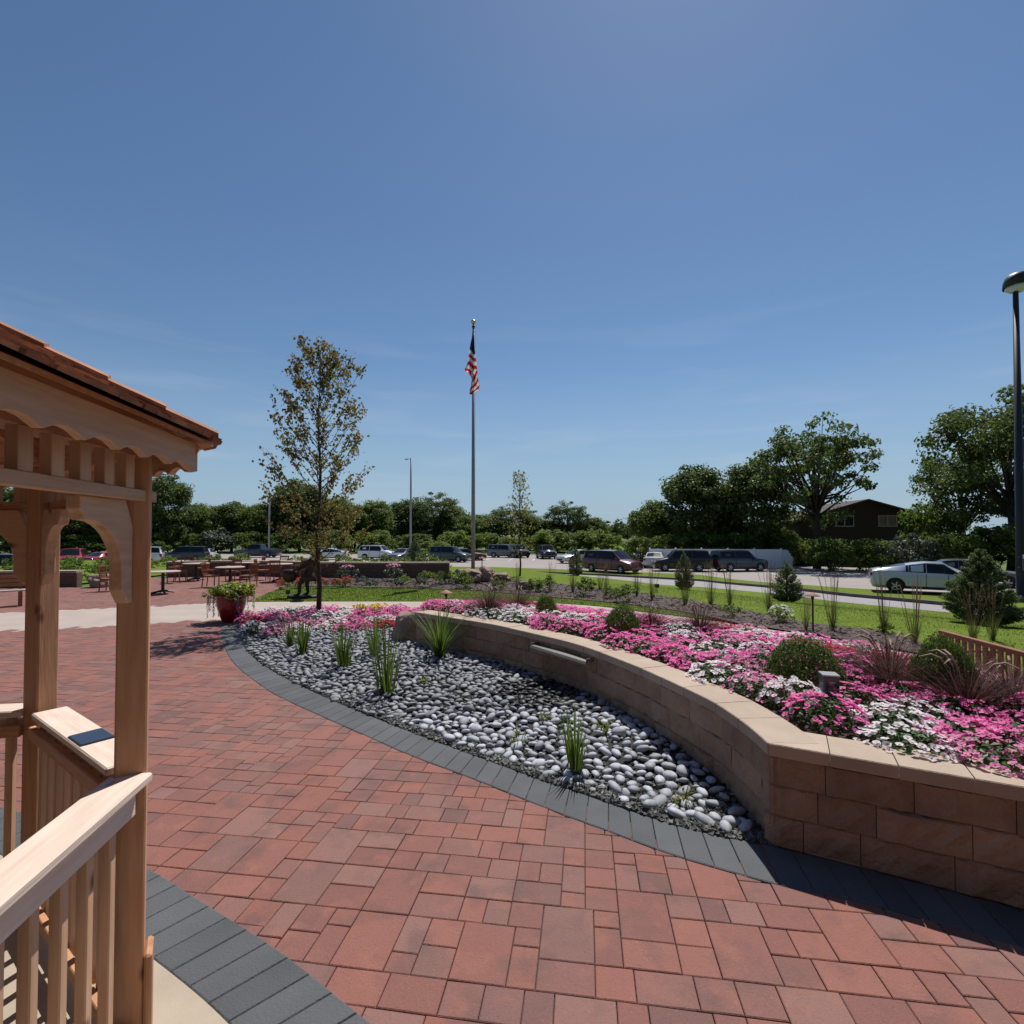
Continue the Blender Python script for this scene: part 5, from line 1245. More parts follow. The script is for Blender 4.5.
proto_iris = [iris(0), iris(1), iris(2)]; ui = {}
def put(pr, d, loc, s, label, cat, group=None, rz=None, sz=None):
    t = pr if d.get(id(pr)) is None else copy_tree(pr); d[id(pr)] = 1
    t.location = loc; t.scale = (s, s, sz or s); t.rotation_euler = (0, 0, rz if rz is not None else (loc[0] * 7 + loc[1] * 3) % 6.28)
    return tag(t, label, cat, group)
for i, (px, py, s, lb) in enumerate([(303, 658, 0.85, 'green bladed plant nearest the border at the far end of the pebble bed'), (343, 672, 0.95, 'green bladed plant in the middle of the far pebble bed'), (386, 697, 1.05, 'tallest green bladed plant in the left part of the pebble bed'), (375, 662, 0.9, 'green bladed plant just left of the boulder'), (290, 650, 0.7, 'short green bladed plant by the far flowers'), (575, 772, 0.72, 'green bladed plant at the near edge of the pebble bed')]):
    p = gp(px, py, 0); put(proto_iris[i % 3], ui, (p.x, p.y, bed_h(p.x, p.y)), s, lb, 'plant')
p = gp(440, 664, 0); b = MB(); r = random.Random(77); t = empty('daylily_plant', (p.x, p.y, 0.08), 0, 'arching leaved clump standing in the pebbles against the curved wall', 'plant')
blades(b, 90, 0.92, 0.62, 0.026, r, 0.45, 0.9, base=0.07, segs=6); b.build('blades', M['iris'], t)
def sprig(s):
    r = random.Random(90 + s); t = empty('seedling', (0, 0, 0)); b = MB(); blades(b, 14, 0.18, 0.16, 0.016, r, .6, .4); b.build('blades', M['iris'], t)
    b = MB()
    for k in range(16): leaf(b, Vector((r.uniform(-.08, .08), r.uniform(-.08, .08), r.uniform(.03, .14))), rvec(r), 0.045, r, .6)
    b.build('leaves', M['yellowleaf'], t); return t
ps = [sprig(0), sprig(1)]
for i, (px, py, s, lb) in enumerate([(424, 686, 0.9, 'small seedling left of centre in the pebbles'), (517, 740, 0.95, 'small yellowing seedling in the middle of the pebbles'), (604, 735, 1.0, 'thin seedling near the wall end of the pebbles'), (682, 796, 0.85, 'sparse seedling among the nearest large pebbles'), (545, 722, 0.7, 'tiny seedling between the two bigger pebble bed seedlings')]):
    p = gp(px, py, 0.08); put(ps[i % 2], ui, (p.x, p.y, bed_h(p.x, p.y)), s, lb, 'plant')
# round clipped boxwoods
def boxwood(seed):
    r = random.Random(seed); t = empty('boxwood_shrub', (0, 0, 0)); b = MB()
    for i in range(7000):
        v = rvec(r); v.z = abs(v.z) * 1.0 - 0.12 * (r.random() < .4); k = r.uniform(0.86, 1.02) * (1 + 0.10 * noise.noise(v * 2.6 + Vector((seed, 0, 0))))
        leaf(b, Vector((v.x * k, v.y * k, 0.08 + v.z * k * 0.92)), (v + rvec(r) * .7).normalized(), 0.065 * r.uniform(.7, 1.3), r, .65)
    b.build('foliage', M['box'], t)
    b = MB(); b.tube([(0, 0, -0.1), (0, 0, 0.6)], [0.08, 0.03], 6)
    for k in range(8):
        th = k * .8; b.tube([(0, 0, 0.1), (math.cos(th) * .7, math.sin(th) * .7, .45)], [.03, .01], 4)
    b.build('stem', M['bark'], t); return t
pb = [boxwood(1), boxwood(2)]
def soil_p(px, py):
    z = 0.5
    for _ in range(15):
        p = gp(px, py, z); z = 0.5 * z + 0.5 * soil_z(p.x, p.y)
    return Vector((p.x, p.y, soil_z(p.x, p.y)))
for i, (px, top, py, hw, lb) in enumerate([(803, 638, 690, 37, 'largest round boxwood, behind the short square garden light'), (622, 605, 640, 19, 'round boxwood in the middle of the far petunias'), (546, 595, 620, 12, 'small grey green boxwood at the far end of the bed'), (944, 637, 698, 29, 'broad boxwood in front of the wooden bench')]):
    p = soil_p(px, py); s = hw / F * p.y; H = at(px, top, p.y).z - p.z; put(pb[i % 2], ui, p, s, lb, 'shrub', None, None, H)
# purple fountain grass
def purple(seed):
    r = random.Random(seed); t = empty('fountain_grass', (0, 0, 0)); b = MB(); blades(b, 460, 0.54, 0.60, 0.008, r, .5, 1.0, segs=6); b.build('blades', M['purple'], t)
    b = MB()
    for k in range(5):
        th = r.uniform(0, 6.28); d = Vector((math.cos(th), math.sin(th), 0)); P0 = d * .10 + Vector((0, 0, .40)); P = [P0, P0 + d * .05 + Vector((0, 0, .09)), P0 + d * .11 + Vector((0, 0, .12)), P0 + d * .18 + Vector((0, 0, .09))]
        b.tube([d * .03, P0], [.003, .003], 3); b.tube(P, [.004, .009, .009, .003], 6)
    b.build('plumes', M['plume'], t); return t
pg = [purple(1), purple(2)]
for i, (px, py, s, lb) in enumerate([(488, 616, 1.0, 'purple fountain grass at the far left end of the bed'), (518, 614, 1.0, 'purple fountain grass left of the smallest boxwood'), (650, 633, 0.75, 'purple fountain grass just right of the middle boxwood'), (700, 637, 0.9, 'purple fountain grass at the back of the bed near a pale grass plume'), (890, 690, 1.1, 'purple fountain grass left of the broad boxwood'), (968, 714, 1.0, 'purple fountain grass in front of the broad boxwood'), (1012, 708, 0.85, 'purple fountain grass near the bench at the frame edge'), (865, 672, 0.6, 'small purple fountain grass among the red petunias')]):
    p = soil_p(px, py); put(pg[i % 2], ui, p, s * 1.1, lb, 'ornamental grass', None, None, s * (0.86 if px > 860 else 1.0))
# tall feather reed grass
def reed(seed):
    r = random.Random(seed); t = empty('reed_grass', (0, 0, 0)); b = MB(); blades(b, 60, 0.72, 0.34, 0.010, r, .4, .45); b.build('blades', M['reed'], t)
    b = MB()
    for k in range(13):
        th = r.uniform(0, 6.28); d = Vector((math.cos(th), math.sin(th), 0)) * r.uniform(.03, .3); h = r.uniform(1.0, 1.35); b.tube([d * .2, d * .7 + Vector((0, 0, h * .72)), d + Vector((0, 0, h))], [.004, .004, .003], 3)
        for j in range(16): 
            q = d * (.7 + .3 * j / 16) + Vector((r.uniform(-.012, .012), r.uniform(-.012, .012), h * (.72 + .28 * j / 16))); leaf(b, q, rvec(r), .028, r, .3)
    b.build('plumes', M['reedtop'], t); return t
pr = [reed(1), reed(2)]
for i, (px, py, s, lb) in enumerate([(573, 592, 1.0, 'tall reed grass farthest left in the mulch'), (600, 590, 0.85, 'tall reed grass in front of the dark red minivan rear'), (606, 595, 0.9, 'tall reed grass second of the pair in front of the minivan'), (637, 596, 1.0, 'tall reed grass in front of the minivan hood'), (652, 600, 0.9, 'tall reed grass just right of the minivan nose'), (685, 605, 1.0, 'tall reed grass in front of the small conifer'), (711, 607, 1.0, 'tall reed grass in front of the navy vehicle front'), (730, 606, 0.9, 'tall reed grass below the right end of the navy vehicle'), (769, 613, 1.0, 'tall reed grass left of the copper path light and conifer'), (806, 630, 0.7, 'short reed grass right beside the copper path light'), (833, 630, 1.0, 'tall reed grass right of the copper path light'), (884, 632, 0.95, 'tall reed grass in front of the silver hatchback'), (915, 644, 0.95, 'tall reed grass left of the bench end'), (973, 640, 0.85, 'tall reed grass behind the bench, left one'), (993, 640, 0.85, 'tall reed grass behind the bench, right one'), (517, 590, 0.8, 'tall reed grass under the yellow sapling'), (550, 590, 0.8, 'reed grass between sapling and first conifer')]):
    p = gp(px, py, 0.02); zz = Hz(p.x, p.y) + (0.03 if px < 920 else 0.0); put(pr[i % 2], ui, (p.x, p.y, zz), s, lb, 'ornamental grass', 'tall reed grasses along the mulch bed')
# low perennials in the mulch
def perennial(seed, mat, fl=None, n=500, ls=0.07):
    r = random.Random(seed); t = empty('perennial', (0, 0, 0)); b = MB(); crown(b, (0, 0, 0.24), (0.36, 0.36, 0.24), 26, n // 26, ls, r, .3, .35); b.build('foliage', mat, t)
    if fl:
        b = MB()
        for k in range(90 if fl != M['rose'] else 34):
            v = rvec(r); v.z = abs(v.z) + (1.1 if fl == M['rose'] else 0); v.normalize(); leaf(b, Vector((v.x * .36, v.y * .36, .26 + v.z * .28)), (v + rvec(r) * .4).normalized(), .07, r, .9)
        b.build('blossoms', fl, t)
    return t
pn_ = {'g': perennial(1, M['leafmid']), 'l': perennial(2, M['leaflight']), 'r': perennial(3, M['leafmid'], M['red']), 's': perennial(4, M['leafgrey']), 'w': perennial(5, M['leaflight'], M['white']), 'k': perennial(6, M['leafgrey'], M['rose'])}
for (k, px, py, s, lb) in [('r', 283, 589, 0.7, 'red flowers left of the statue'), ('r', 300, 588, 0.75, 'red flowers behind the statue legs'), ('r', 322, 588, 0.75, 'red flowers right of the bronze leaved tree trunk'), ('r', 336, 588, 0.7, 'red flowers low at the lawn edge'), ('r', 346, 587, 0.75, 'red flowers below the pink topped shrub'),
    ('k', 347, 581, 1.3, 'pink topped rounded shrub before the left of the low wall'), ('k', 393, 581, 1.4, 'pink topped rounded shrub before the middle of the low wall'), ('s', 361, 585, 0.8, 'yellowish low clump in front of the low wall'), ('s', 372, 588, 0.75, 'grey green low clump at the lawn edge'), ('s', 399, 588, 0.8, 'grey green low clump right of the second pink topped shrub'), ('l', 404, 584, 0.75, 'light green low clump by the low wall'), ('s', 421, 587, 0.85, 'grey green rounded clump farther right by the lawn'), ('l', 427, 582, 1.0, 'light green grassy clump before the low wall'), ('g', 440, 584, 1.0, 'mid green clump before the right end of the low wall'), ('l', 452, 584, 1.1, 'light green grassy clump at the right end of the low wall'), ('g', 465, 588, 1.2, 'mid green clump before the flagpole rocks'), ('g', 498, 590, 0.9, 'small mid green clump right of the flagpole rocks'), ('g', 533, 592, 0.9, 'mid green clump left of the dark stone'), ('g', 546, 592, 1.1, 'mid green leafy clump left of the first conifer'), ('g', 585, 596, 1.2, 'dark green spreading clump in the mulch left'), ('g', 625, 602, 1.0, 'green spreading clump in the mulch middle'), ('w', 781, 622, 0.75, 'cream flowered clump left of the copper path light'), ('l', 730, 617, 0.7, 'light green clump with a pale grass behind the petunias'), ('l', 887, 633, 0.45, 'small pale clump at the foot of the reed grass'), ('g', 610, 598, 0.7, 'small green clump between two reed grasses')]:
    p = gp(px, py, 0.02); put(pn_[k], ui, (p.x, p.y, Hz(p.x, p.y) + 0.01), s, lb, 'plant')
# conifers
def conifer(seed, dens=1.0, wide=0.42):
    r = random.Random(seed); t = empty('conifer', (0, 0, 0)); b = MB(); bt = MB(); bt.tube([(0, 0, -0.1), (0, 0, 0.96)], [0.03, 0.004], 6)
    for i in range(420):
        z = 0.03 + 0.95 * (1 - r.random() ** 0.62) if i > 40 else 0.05 + 0.1 * r.random()
        R0 = wide * min(1, 1.5 * (1 - z)) ** 0.8 * (1 - 0.35 * max(0, 0.12 - z) / 0.12); th = r.uniform(0, 6.283); d = Vector((math.cos(th), math.sin(th), 0))
        R0 *= 0.82 + 0.3 * noise.noise(Vector((d.x * 2, d.y * 2, z * 5 + seed))) + r.uniform(-.06, .14)
        p0 = Vector((0, 0, z - 0.05)) + d * R0 * 0.25; p1 = Vector((0, 0, z + 0.05 + 0.05 * r.random())) + d * R0
        bt.tube([p0, p1], [.004, .0015], 3, cap=False)
        for j in range(int(20 * dens)):
            s = r.random() ** .5; q = p0.lerp(p1, s) + rvec(r) * 0.03 * (1.1 - s * .6); leaf(b, q, (d * .5 + rvec(r) + Vector((0, 0, .5))).normalized(), 0.045 * r.uniform(.7, 1.2), r, .34)
    b.build('needles', M['spruce'], t); bt.build('trunk', M['bark'], t); return t
pcn = [conifer(1), conifer(2, 2.2, 0.44)]
for i, (px, py, top, hw, z, lb) in enumerate([(787, 604, 563, 16, -0.45, 'dark young conifer on the grass right of the white fence end'), (981, 628, 553, 30, -0.2, 'largest bushy conifer hiding the hatchback nose'), (684, 591, 552, 10, -0.25, 'slim small conifer in front of the navy vehicles'), (576, 580, 548, 8, -0.3, 'slim small conifer in front of the silver sedan'), (415, 562, 540, 10, 0.0, 'conifer at the foot of the grey lamp pole')]):
    p = gp(px, py, z)
    if px == 415: p = Vector((at(415, 560, 33).x, 33, Hz(-6, 33)))
    z = Hz(p.x, p.y); H = at(px, top, p.y).z - z; s = hw / F * p.y / 0.40
    t = put(pcn[1] if i == 1 else pcn[0], ui, (p.x, p.y, z), s, lb, 'conifer', None, None, H)
# planting behind the low wall
bl2 = ['far left', 'left', 'middle']
for i, (px, Y, s, k, lb) in enumerate([(345, 27.5, 1.3, 'l', 'light green plants behind the left of the low wall'), (365, 27, 1.2, 'l', 'light green plants below the white estate car'), (385, 27.5, 1.2, 'g', 'green plants behind the middle of the low wall'), (403, 28, 1.1, 'l', 'light green plants under the dark car by the conifer'), (428, 28, 1.4, 'g', 'rounded green plants right of the lamp pole conifer'), (440, 27, 1.0, 'l', 'light green plants below the glinting dark green car'), (318, 28, 1.2, 'g', 'green plants behind the statue head'), (298, 28.5, 1.2, 'l', 'light green plants left of the statue head'), (240, 30, 1.3, 'l', 'light green plants below the pickup'), (215, 30, 1.1, 'g', 'green plants between the estate car and the pickup'), (75, 23, 1.1, 'g', 'green plants behind the dark wall under the red estate car'), (98, 23, 1.1, 'l', 'light green plants under the red sedan'), (20, 22.5, 1.1, 'l', 'light green plants at the left edge below the white car')]):
    x = at(px, 560, Y).x; put(pn_[k], ui, (x, Y, Hz(x, Y)), s * 1.5, lb, 'plant')
nl_ = ['beside the dark wall end', 'under the red sedan', 'under the red estate car', 'below the white car by the post', 'left of the dark estate car', 'at the left edge', 'in front of the pickup hood', 'between pickup and estate car', 'behind the patio, left end', 'behind the patio, middle', 'behind the patio, right end', 'near the left bench']
for i, (px, Y) in enumerate([(118, 24), (104, 30), (70, 30), (152, 31), (168, 33), (15, 28), (232, 34), (208, 33), (140, 27), (172, 28.5), (200, 29), (38, 25)]):
    x = at(px, 560, Y).x; put(pn_['lg'[i % 2]], ui, (x, Y, Hz(x, Y)), 1.15 + 0.25 * (i % 3), 'low leafy shrub on the grass ' + nl_[i], 'plant')
# ---------------------------------------------------------------- saplings
def young_tree(px, pbase, ptop, Y, hw, crown_from, leafm, nl, ls, seed, label, name, tr, zb):
    r = random.Random(seed); x = at(px, pbase, Y).x; t = empty(name, (x, Y, zb), 0, label, 'tree')
    H = at(px, ptop, Y).z - zb; W_ = hw / F * Y; c0 = crown_from
    b = MB(); lf = MB(); tw = []
    tr_pts = [Vector((0.03 * math.sin(k * 1.7), 0.03 * math.cos(k * 1.3), H * k / 9)) for k in range(10)]
    b.tube(tr_pts, [tr * (1 - 0.93 * k / 9) for k in range(10)], 8)
    nb = 74
    for i in range(nb):
        z = c0 + (H - c0) * (i / nb) ** 0.9 * 0.93; f = (z - c0) / (H - c0); th = i * 2.4 + r.uniform(-.4, .4); d = Vector((math.cos(th), math.sin(th), 0))
        L_ = W_ * (0.72 + 0.5 * f if f < .3 else 0.87 * (1 - (f - .3) / .78) ** .75) * r.uniform(.7, 1.12) + 0.10; up = r.uniform(0.8, 1.5) * (0.7 + 1.1 * f)
        P = [Vector((0, 0, z)), d * L_ * .45 + Vector((0, 0, z + L_ * .32 * up)), d * L_ + Vector((0, 0, min(H, z + L_ * .95 * up)))]
        b.tube(P, [tr * .30 * (1 - .6 * f), tr * .18 * (1 - .6 * f), tr * .05], 4); tw.append(P)
        for q in range(4):
            s = r.uniform(.3, .95); st_ = P[1].lerp(P[2], (s - .3) / .65) if s > .3 else P[0].lerp(P[1], s * 2); e = st_ + (d * .5 + rvec(r) * .6 + Vector((0, 0, .6))) * L_ * .3
            b.tube([st_, e], [tr * .09, tr * .03], 3); tw.append([st_, st_.lerp(e, .5), e])
    b.build('trunk', M['bark'], t, smooth=True)
    for i in range(nl):
        P = r.choice(tw); s = r.random() ** .7
        q = (P[0].lerp(P[1], s * 2) if s < .5 else P[1].lerp(P[2], s * 2 - 1)) + rvec(r) * r.random() * (0.20 * ls / 0.1)
        n = rvec(r); n.z = abs(n.z) * .6; leaf(lf, q, n.normalized(), ls * r.uniform(.55, 1.3), r, .7)
    lf.build('crown', leafm, t)
young_tree(318, 616, 350, gp(316, 616, 0.05).y, 54, 1.05, M['autumn'], 7000, 0.082, 5, 'slender young tree with sparse bronze leaves in the flower strip', 'young_tree', 0.062, 0.03)
young_tree(520, 578, 472, 25.0, 14, 0.9, M['yellowleaf'], 480, 0.12, 6, 'thin yellow leaved sapling right of the flagpole', 'sapling', 0.05, Hz(at(520, 578, 25).x, 25))
# ---------------------------------------------------------------- petunias
def blossom(b, p, n, s, r, throat):
    t = n.cross(rvec(r)).normalized(); u = n.cross(t); K = 10
    ro = [p + (t * math.cos(6.283 * k / K) + u * math.sin(6.283 * k / K)) * s * (1.0 if k % 2 else 0.86) + n * s * (0.02 if k % 2 else 0.16) for k in range(K)]
    ri = [p + (t * math.cos(6.283 * k / K) + u * math.sin(6.283 * k / K)) * s * 0.27 - n * s * 0.12 for k in range(K)]
    b.add(ro + ri, [(k, (k + 1) % K, K + (k + 1) % K, K + k) for k in range(K)], 0)
    b.add(ri + [p - n * s * 0.5], [(k, (k + 1) % K, K) for k in range(K)], 1)
def petunia(seed, fm, tm, name, n=46, fs=0.026):
    r = random.Random(seed); t = empty(name, (0, 0, 0)); b = MB(); fb_ = MB()
    for i in range(330):
        v = rvec(r); v.z = abs(v.z); k = r.random() ** .4
        leaf(b, Vector((v.x * .26 * k, v.y * .26 * k, .02 + v.z * .15 * k)), (v + Vector((0, 0, .6)) + rvec(r) * .6).normalized(), .05 * r.uniform(.6, 1.2), r, .6)
    b.build('foliage', M['petleaf'], t)
    for i in range(n):
        v = rvec(r); v.z = abs(v.z) ** .7; v.normalize(); q = Vector((v.x * .27, v.y * .27, .035 + v.z * .15)) * r.uniform(.93, 1.07)
        nn = (v * .55 + Vector((0.04, -0.22, .9)) + rvec(r) * .45).normalized(); blossom(fb_, q, nn, fs * r.uniform(.75, 1.15), r, tm)
    fb_.build('blossoms', [fm, tm], t); return t
PT = {c: [petunia(k * 10 + ci, M[a], M[t_], 'petunia_plant', 92) for k in range(2)] for ci, (c, a, t_) in enumerate([('pink', 'pink', 'pinkth'), ('white', 'white', 'whiteth'), ('red', 'red', 'redth'), ('rose', 'rose', 'pink')])}
seeds = [(460, 607, 'pink'), (503, 609, 'rose'), (515, 608, 'pink'), (535, 617, 'white'), (540, 606, 'red'), (572, 614, 'pink'), (565, 605, 'pink'), (589, 616, 'red'), (593, 607, 'pink'), (593, 624, 'white'), (609, 636, 'pink'), (580, 622, 'pink'), (646, 638, 'pink'), (675, 643, 'white'), (685, 656, 'red'), (664, 650, 'pink'), (640, 645, 'pink'), (620, 632, 'pink'), (650, 642, 'pink'), (845, 722, 'pink'), (852, 692, 'pink'), (805, 712, 'white'), (815, 700, 'white'), (600, 620, 'rose'), (700, 665, 'pink'), (730, 629, 'red'), (720, 641, 'pink'), (732, 656, 'white'), (681, 622, 'rose'), (646, 619, 'white'), (746, 646, 'pink'), (755, 642, 'white'), (736, 673, 'pink'), (751, 684, 'pink'), (757, 668, 'pink'), (795, 708, 'white'), (776, 648, 'pink'), (823, 642, 'white'), (798, 636, 'pink'), (843, 660, 'red'), (865, 648, 'white'), (870, 656, 'rose'), (851, 680, 'pink'), (879, 683, 'red'), (895, 696, 'white'), (890, 712, 'white'), (862, 700, 'pink'), (962, 720, 'pink'), (990, 739, 'pink'), (940, 708, 'pink'), (1006, 668, 'pink'), (1018, 686, 'rose'), (905, 728, 'white'), (1010, 750, 'pink'), (700, 622, 'rose')]
SD = [(gp(a, c, 0.62), k) for a, c, k in seeds]
r = random.Random(31); pts = []; tries = 0
bx, by = [p[0] for p in bed_poly], [p[1] for p in bed_poly]
avoid = [(o.location.x, o.location.y, o.scale.x * (1.02 if 'boxwood' in o.name else 0.24)) for o in bpy.data.objects if o.parent is None and ('boxwood' in o.name or 'fountain_grass' in o.name)] + [(t_.location.x, t_.location.y - .12, 0.24) for t_ in bpy.data.objects if t_.name == 'bollard_light']
while tries < 9000:
    tries += 1; x, y = r.uniform(min(bx), max(bx)), r.uniform(min(by), max(by))
    if not inside(x, y, bed_poly): continue
    if x > y * 1.12 + 0.6: continue
    if min(math.hypot(x - p[0], y - p[1]) for p in capb[:-2] + caprb) < 0.15: continue
    if min(math.hypot(x - p[0], y - p[1]) for p in path_near) < (0.42 if y > 7.5 else 0.24): continue
    if any(math.hypot(x - a, y - c) < d for a, c, d in avoid): continue
    if any((x - p[0]) ** 2 + (y - p[1]) ** 2 < 0.31 ** 2 for p in pts): continue
    pts.append((x, y))
names = {'pink': 'low mound of deep pink petunias in the raised bed', 'white': 'low mound of white petunias in the raised bed', 'red': 'low mound of red petunias in the raised bed', 'rose': 'low mound of pale pink petunias in the raised bed'}
pts.sort(key=lambda q: math.hypot(*q))
for x, y in pts[:300]:
    z = soil_z(x, y); k = min(SD, key=lambda s: (s[0].x - x) ** 2 + (s[0].y - y) ** 2)[1]
    if r.random() < 0.14: k = r.choice(['pink', 'pink', 'rose', 'white'])
    put(PT[k][r.randrange(2)], ui, (x, y, z), r.uniform(.95, 1.15), names[k], 'flowers', k + ' petunias of the raised bed', r.uniform(0, 6.28), r.uniform(.9, 1.25))
n2 = {'pink': 'low mound of deep pink petunias under the bronze leaved tree', 'white': 'low mound of white petunias under the bronze leaved tree', 'red': 'low mound of red petunias beside the big boulder and tree strip', 'rose': 'low mound of pale pink petunias under the bronze leaved tree'}
S2 = [(gp(a, c, 0.15), k) for a, c, k in [(262, 618, 'pink'), (275, 616, 'pink'), (258, 626, 'white'), (245, 626, 'red'), (290, 614, 'white'), (300, 614, 'pink'), (315, 622, 'rose'), (336, 618, 'white'), (352, 618, 'pink'), (362, 624, 'pink'), (358, 628, 'pink'), (377, 622, 'white'), (384, 624, 'red'), (376, 630, 'red'), (388, 616, 'pink'), (330, 626, 'white'), (290, 624, 'rose')]]
q2 = []; tries = 0; sx_, sy_ = [p[0] for p in strip], [p[1] for p in strip]
while tries < 4000:
    tries += 1; x, y = r.uniform(min(sx_), max(sx_)), r.uniform(min(sy_), max(sy_))
    if not inside(x, y, strip) or math.hypot(x + 4.9, y - 12.4) < .2: continue
    if math.hypot(x + 1.9, y - 9.9) < 0.6: continue
    if any((x - p[0]) ** 2 + (y - p[1]) ** 2 < 0.35 ** 2 for p in q2): continue
    q2.append((x, y)); k = min(S2, key=lambda s: (s[0].x - x) ** 2 + (s[0].y - y) ** 2)[1]
    put(PT[k][r.randrange(2)], ui, (x, y, 0.04), r.uniform(.9, 1.1), n2[k], 'flowers', k + ' petunias under the tree', r.uniform(0, 6.28), r.uniform(1, 1.4))
# two yellow blooms on stems by the boulder
def yellow(px, py, lb):
    p = gp(px, py + 24, 0.04); z = at(px, py, p.y).z; t = empty('yellow_flower', (p.x, p.y, 0.04), 0, lb, 'flowers'); b = MB()
    for k in range(5): b.tube([(0, 0, 0), (0.05 * (k - 2), 0.02, z - .06)], .005, 3)
    b.build('stems', M['iris'], t); b = MB(); r = random.Random(px)
    for k in range(40): leaf(b, Vector((r.gauss(0, .09), r.gauss(0, .05), z - .04 + r.gauss(0, .025))), rvec(r), .07, r, .7)
    b.build('blossoms', M['yellow'], t)
yellow(361, 606, 'yellow flower heads on thin stems, the greener pair, near the tree'); yellow(376, 606, 'bright yellow flower head on thin stems left of the boulder')
# ---------------------------------------------------------------- bench
p0, p1 = gp(941, 630, 0.88), gp(1024, 651.5, 0.88); d = (p1 - p0); d.z = 0; d.normalize(); p0.z = 0.0
bn = empty('bench', p0, math.atan2(d.y, d.x), 'brown slatted wooden bench seen from behind beyond the petunias', 'bench'); BL = 1.7
b = MB(); b.box((BL / 2, 0, 0.855), (BL + .04, 0.045, 0.05)); b.build('top_rail', M['teak'], bn, bevel=.006)
b = MB(); b.box((BL / 2, 0, 0.48), (BL - .04, 0.04, 0.06)); b.build('lower_rail', M['teak'], bn, bevel=.006)
for k in range(17):
    b = MB(); b.box((0.07 + (BL - .14) * k / 16, 0, 0.67), (0.055, 0.018, 0.325)); b.build('back_slat', M['teak'], bn)
for x in (0.0, BL):
    b = MB(); b.box((x, 0, 0.42), (0.06, 0.06, 0.84)); b.build('leg', M['teak'], bn, bevel=.006)
    b = MB(); b.box((x, 0.52, 0.31), (0.06, 0.06, 0.62)); b.build('leg', M['teak'], bn, bevel=.006)
    b = MB(); b.box((x, 0.28, 0.645), (0.07, 0.60, 0.03)); b.build('armrest', M['teak'], bn, bevel=.006)
b = MB()
for k in range(6): b.box((BL / 2, 0.09 + k * .085, 0.43), (BL - .07, 0.07, 0.022))
b.build('seat', M['teak'], bn)
# left bench
q0, q1 = gp(26, 606, 0.0), gp(-60, 612, 0.0); d = (q1 - q0).normalized()
t = empty('bench', q0, math.atan2(d.y, d.x), 'dark wooden bench at the left edge on the brick paving', 'bench')
b = MB()
for k in range(4): b.box((0.9, -0.06 - k * .115, 0.44), (1.9, 0.10, 0.035))
b.build('seat', M['tabletop'], t)
b = MB()
for k in range(3): b.box((0.9, -0.50, 0.58 + k * .12), (1.9, 0.03, 0.095))
b.build('backrest', M['teak'], t)
for x in (0.12, 1.68):
    for y in (-0.06, -0.46):
        b = MB(); b.box((x, y, 0.21), (0.09, 0.07, 0.42)); b.build('leg', M['teak'], t)
    b = MB(); b.box((x, -0.53, 0.62), (0.06, 0.04, 0.5)); b.build('back_post', M['teak'], t)
# ---------------------------------------------------------------- tables and chairs on the patio
def make_chair():
    t = empty('patio_chair', (0, 0, 0))
    b = MB()
    for k in range(5): b.box((-0.17 + k * .092, 0, 0.445), (0.080, 0.44, 0.022))
    b.build('seat', M['teak'], t)
    b = MB(); b.box((0.19, 0, 0.415), (0.03, 0.42, 0.05)); b.box((-0.19, 0, 0.415), (0.03, 0.42, 0.05)); b.box((0, 0.205, 0.415), (0.36, 0.03, 0.05)); b.box((0, -0.205, 0.415), (0.36, 0.03, 0.05)); b.build('seat_frame', M['teak'], t)
    for s in (-1, 1):
        b = MB(); b.tube([(0.20, s * .205, 0), (0.20, s * .205, .43)], .02, 6); b.build('leg', M['teak'], t)
        b = MB(); b.tube([(-0.24, s * .205, 0), (-0.20, s * .205, .43), (-0.29, s * .205, .93)], .02, 6); b.build('leg', M['teak'], t)
        b = MB(); b.tube([(-0.235, s * .225, .66), (0.16, s * .225, .655), (0.20, s * .215, .44)], .017, 6); b.build('armrest', M['teak'], t)
    b = MB()
    for k in range(7):
        y = -0.165 + k * .055; b.tube([(-0.215, y, .50), (-0.285, y, .88)], .014, 4)
    b.box((-0.287, 0, .90), (.03, .41, .07)); b.box((-0.213, 0, .50), (.03, .39, .045)); b.build('backrest', M['teak'], t)
    return t
ch0 = make_chair(); uc = {}
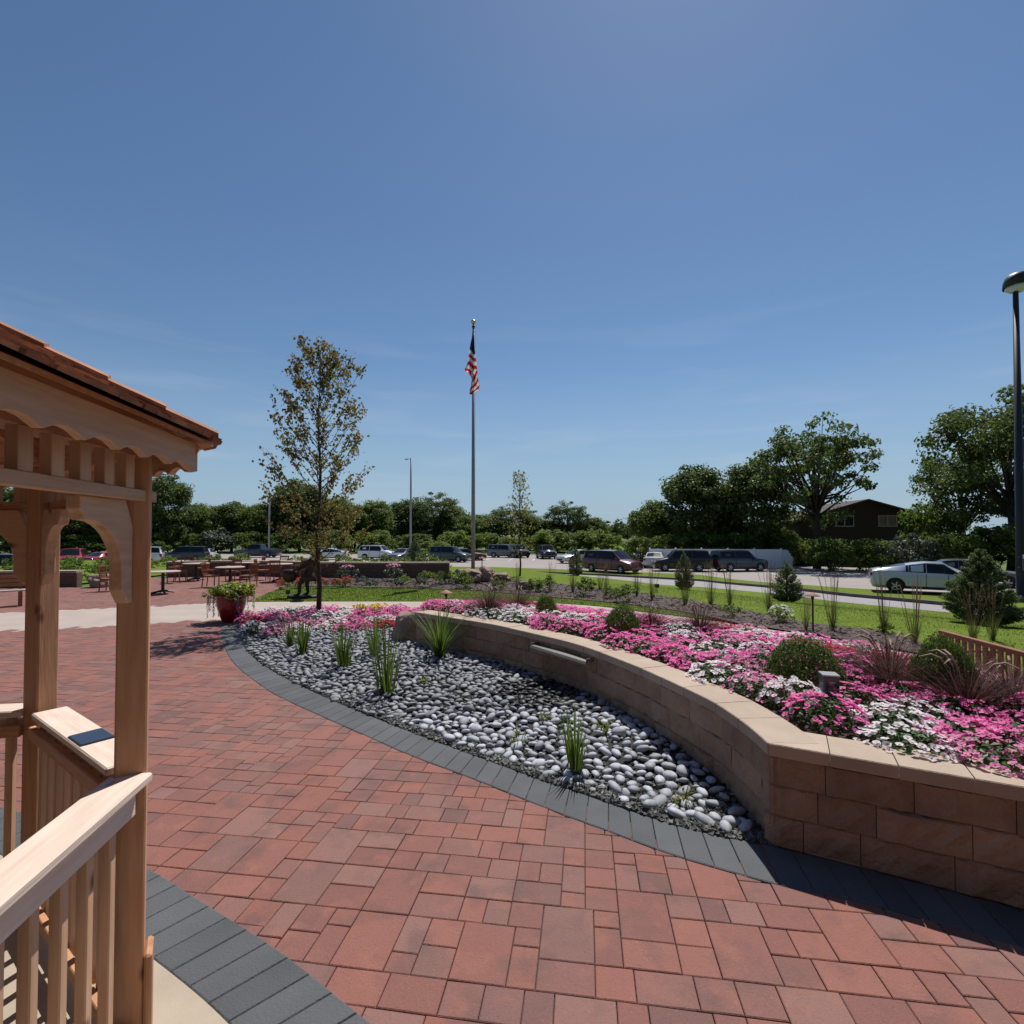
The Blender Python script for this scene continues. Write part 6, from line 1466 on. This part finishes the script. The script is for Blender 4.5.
def make_table():
    t = empty('patio_table', (0, 0, 0)); b = MB(); b.lathe([(0.50, .725), (0.52, .735), (0.52, .755), (0.50, .765)], 28); b.build('table_top', M['tabletop'], t)
    b = MB(); b.tube([(0, 0, .06), (0, 0, .73)], .05, 8); b.build('pedestal', M['blackmetal'], t)
    for k in range(4):
        th = k * math.pi / 2 + .5; b = MB(); b.tube([(0, 0, .10), (math.cos(th) * .34, math.sin(th) * .34, .03)], [.04, .028], 6); b.build('foot', M['blackmetal'], t)
    return t
tb0 = make_table()
def ptable(px, Y, label):
    x = at(px, 575, Y).x; put(tb0, uc, (x, Y, 0), 1.0, label, 'table', 'round patio tables', 0.3); return x, Y
def pchair(px, py, face, label):
    p = gp(px, py, 0); put(ch0, uc, (p.x, p.y, 0), 1.0, label, 'chair', 'slatted wooden patio chairs', R(face))
ptable(163, 17.6, 'round table nearest the gazebo post on the patio'); ptable(230, 20.0, 'round table straight behind the red planter')
ptable(196, 22.6, 'round table behind and left of the one behind the planter'); ptable(280, 22.2, 'round table nearest the statue'); ptable(247, 23.4, 'round table at the back of the patio before the low wall'); ptable(133, 22.0, 'round table hidden behind the gazebo post')
pchair(110, 591, 10, 'wooden patio chair standing alone in the gazebo arch')
pchair(140, 585, -150, 'wooden patio chair behind the gazebo corner post')
pchair(173, 583, 215, 'wooden patio chair pushed in right of the table by the gazebo post')
pchair(211, 587, 8, 'wooden patio chair left of the table behind the planter, facing it')
pchair(248, 587, 172, 'wooden patio chair right of the table behind the planter, facing left')
pchair(233, 581, -95, 'wooden patio chair on the far side of the table behind the planter')
pchair(181, 581, 25, 'wooden patio chair left of the second row table')
pchair(203, 577, 200, 'wooden patio chair right of the second row table')
pchair(189, 575, -60, 'wooden patio chair at the back of the second row table')
pchair(262, 580, 12, 'wooden patio chair left of the table nearest the statue')
pchair(277, 582, 95, 'wooden patio chair before the table nearest the statue, its back to us')
pchair(297, 580, 180, 'wooden patio chair between the statue and its nearest table')
pchair(240, 575, 20, 'wooden patio chair left of the backmost table')
pchair(258, 575, 185, 'wooden patio chair right of the backmost table')
pchair(283, 574, -80, 'wooden patio chair behind the table nearest the statue')
for t in list(bpy.data.objects):
    if t.parent is None and t.type == 'EMPTY' and 'label' not in t:
        for c in list(t.children_recursive): bpy.data.objects.remove(c)
        bpy.data.objects.remove(t)
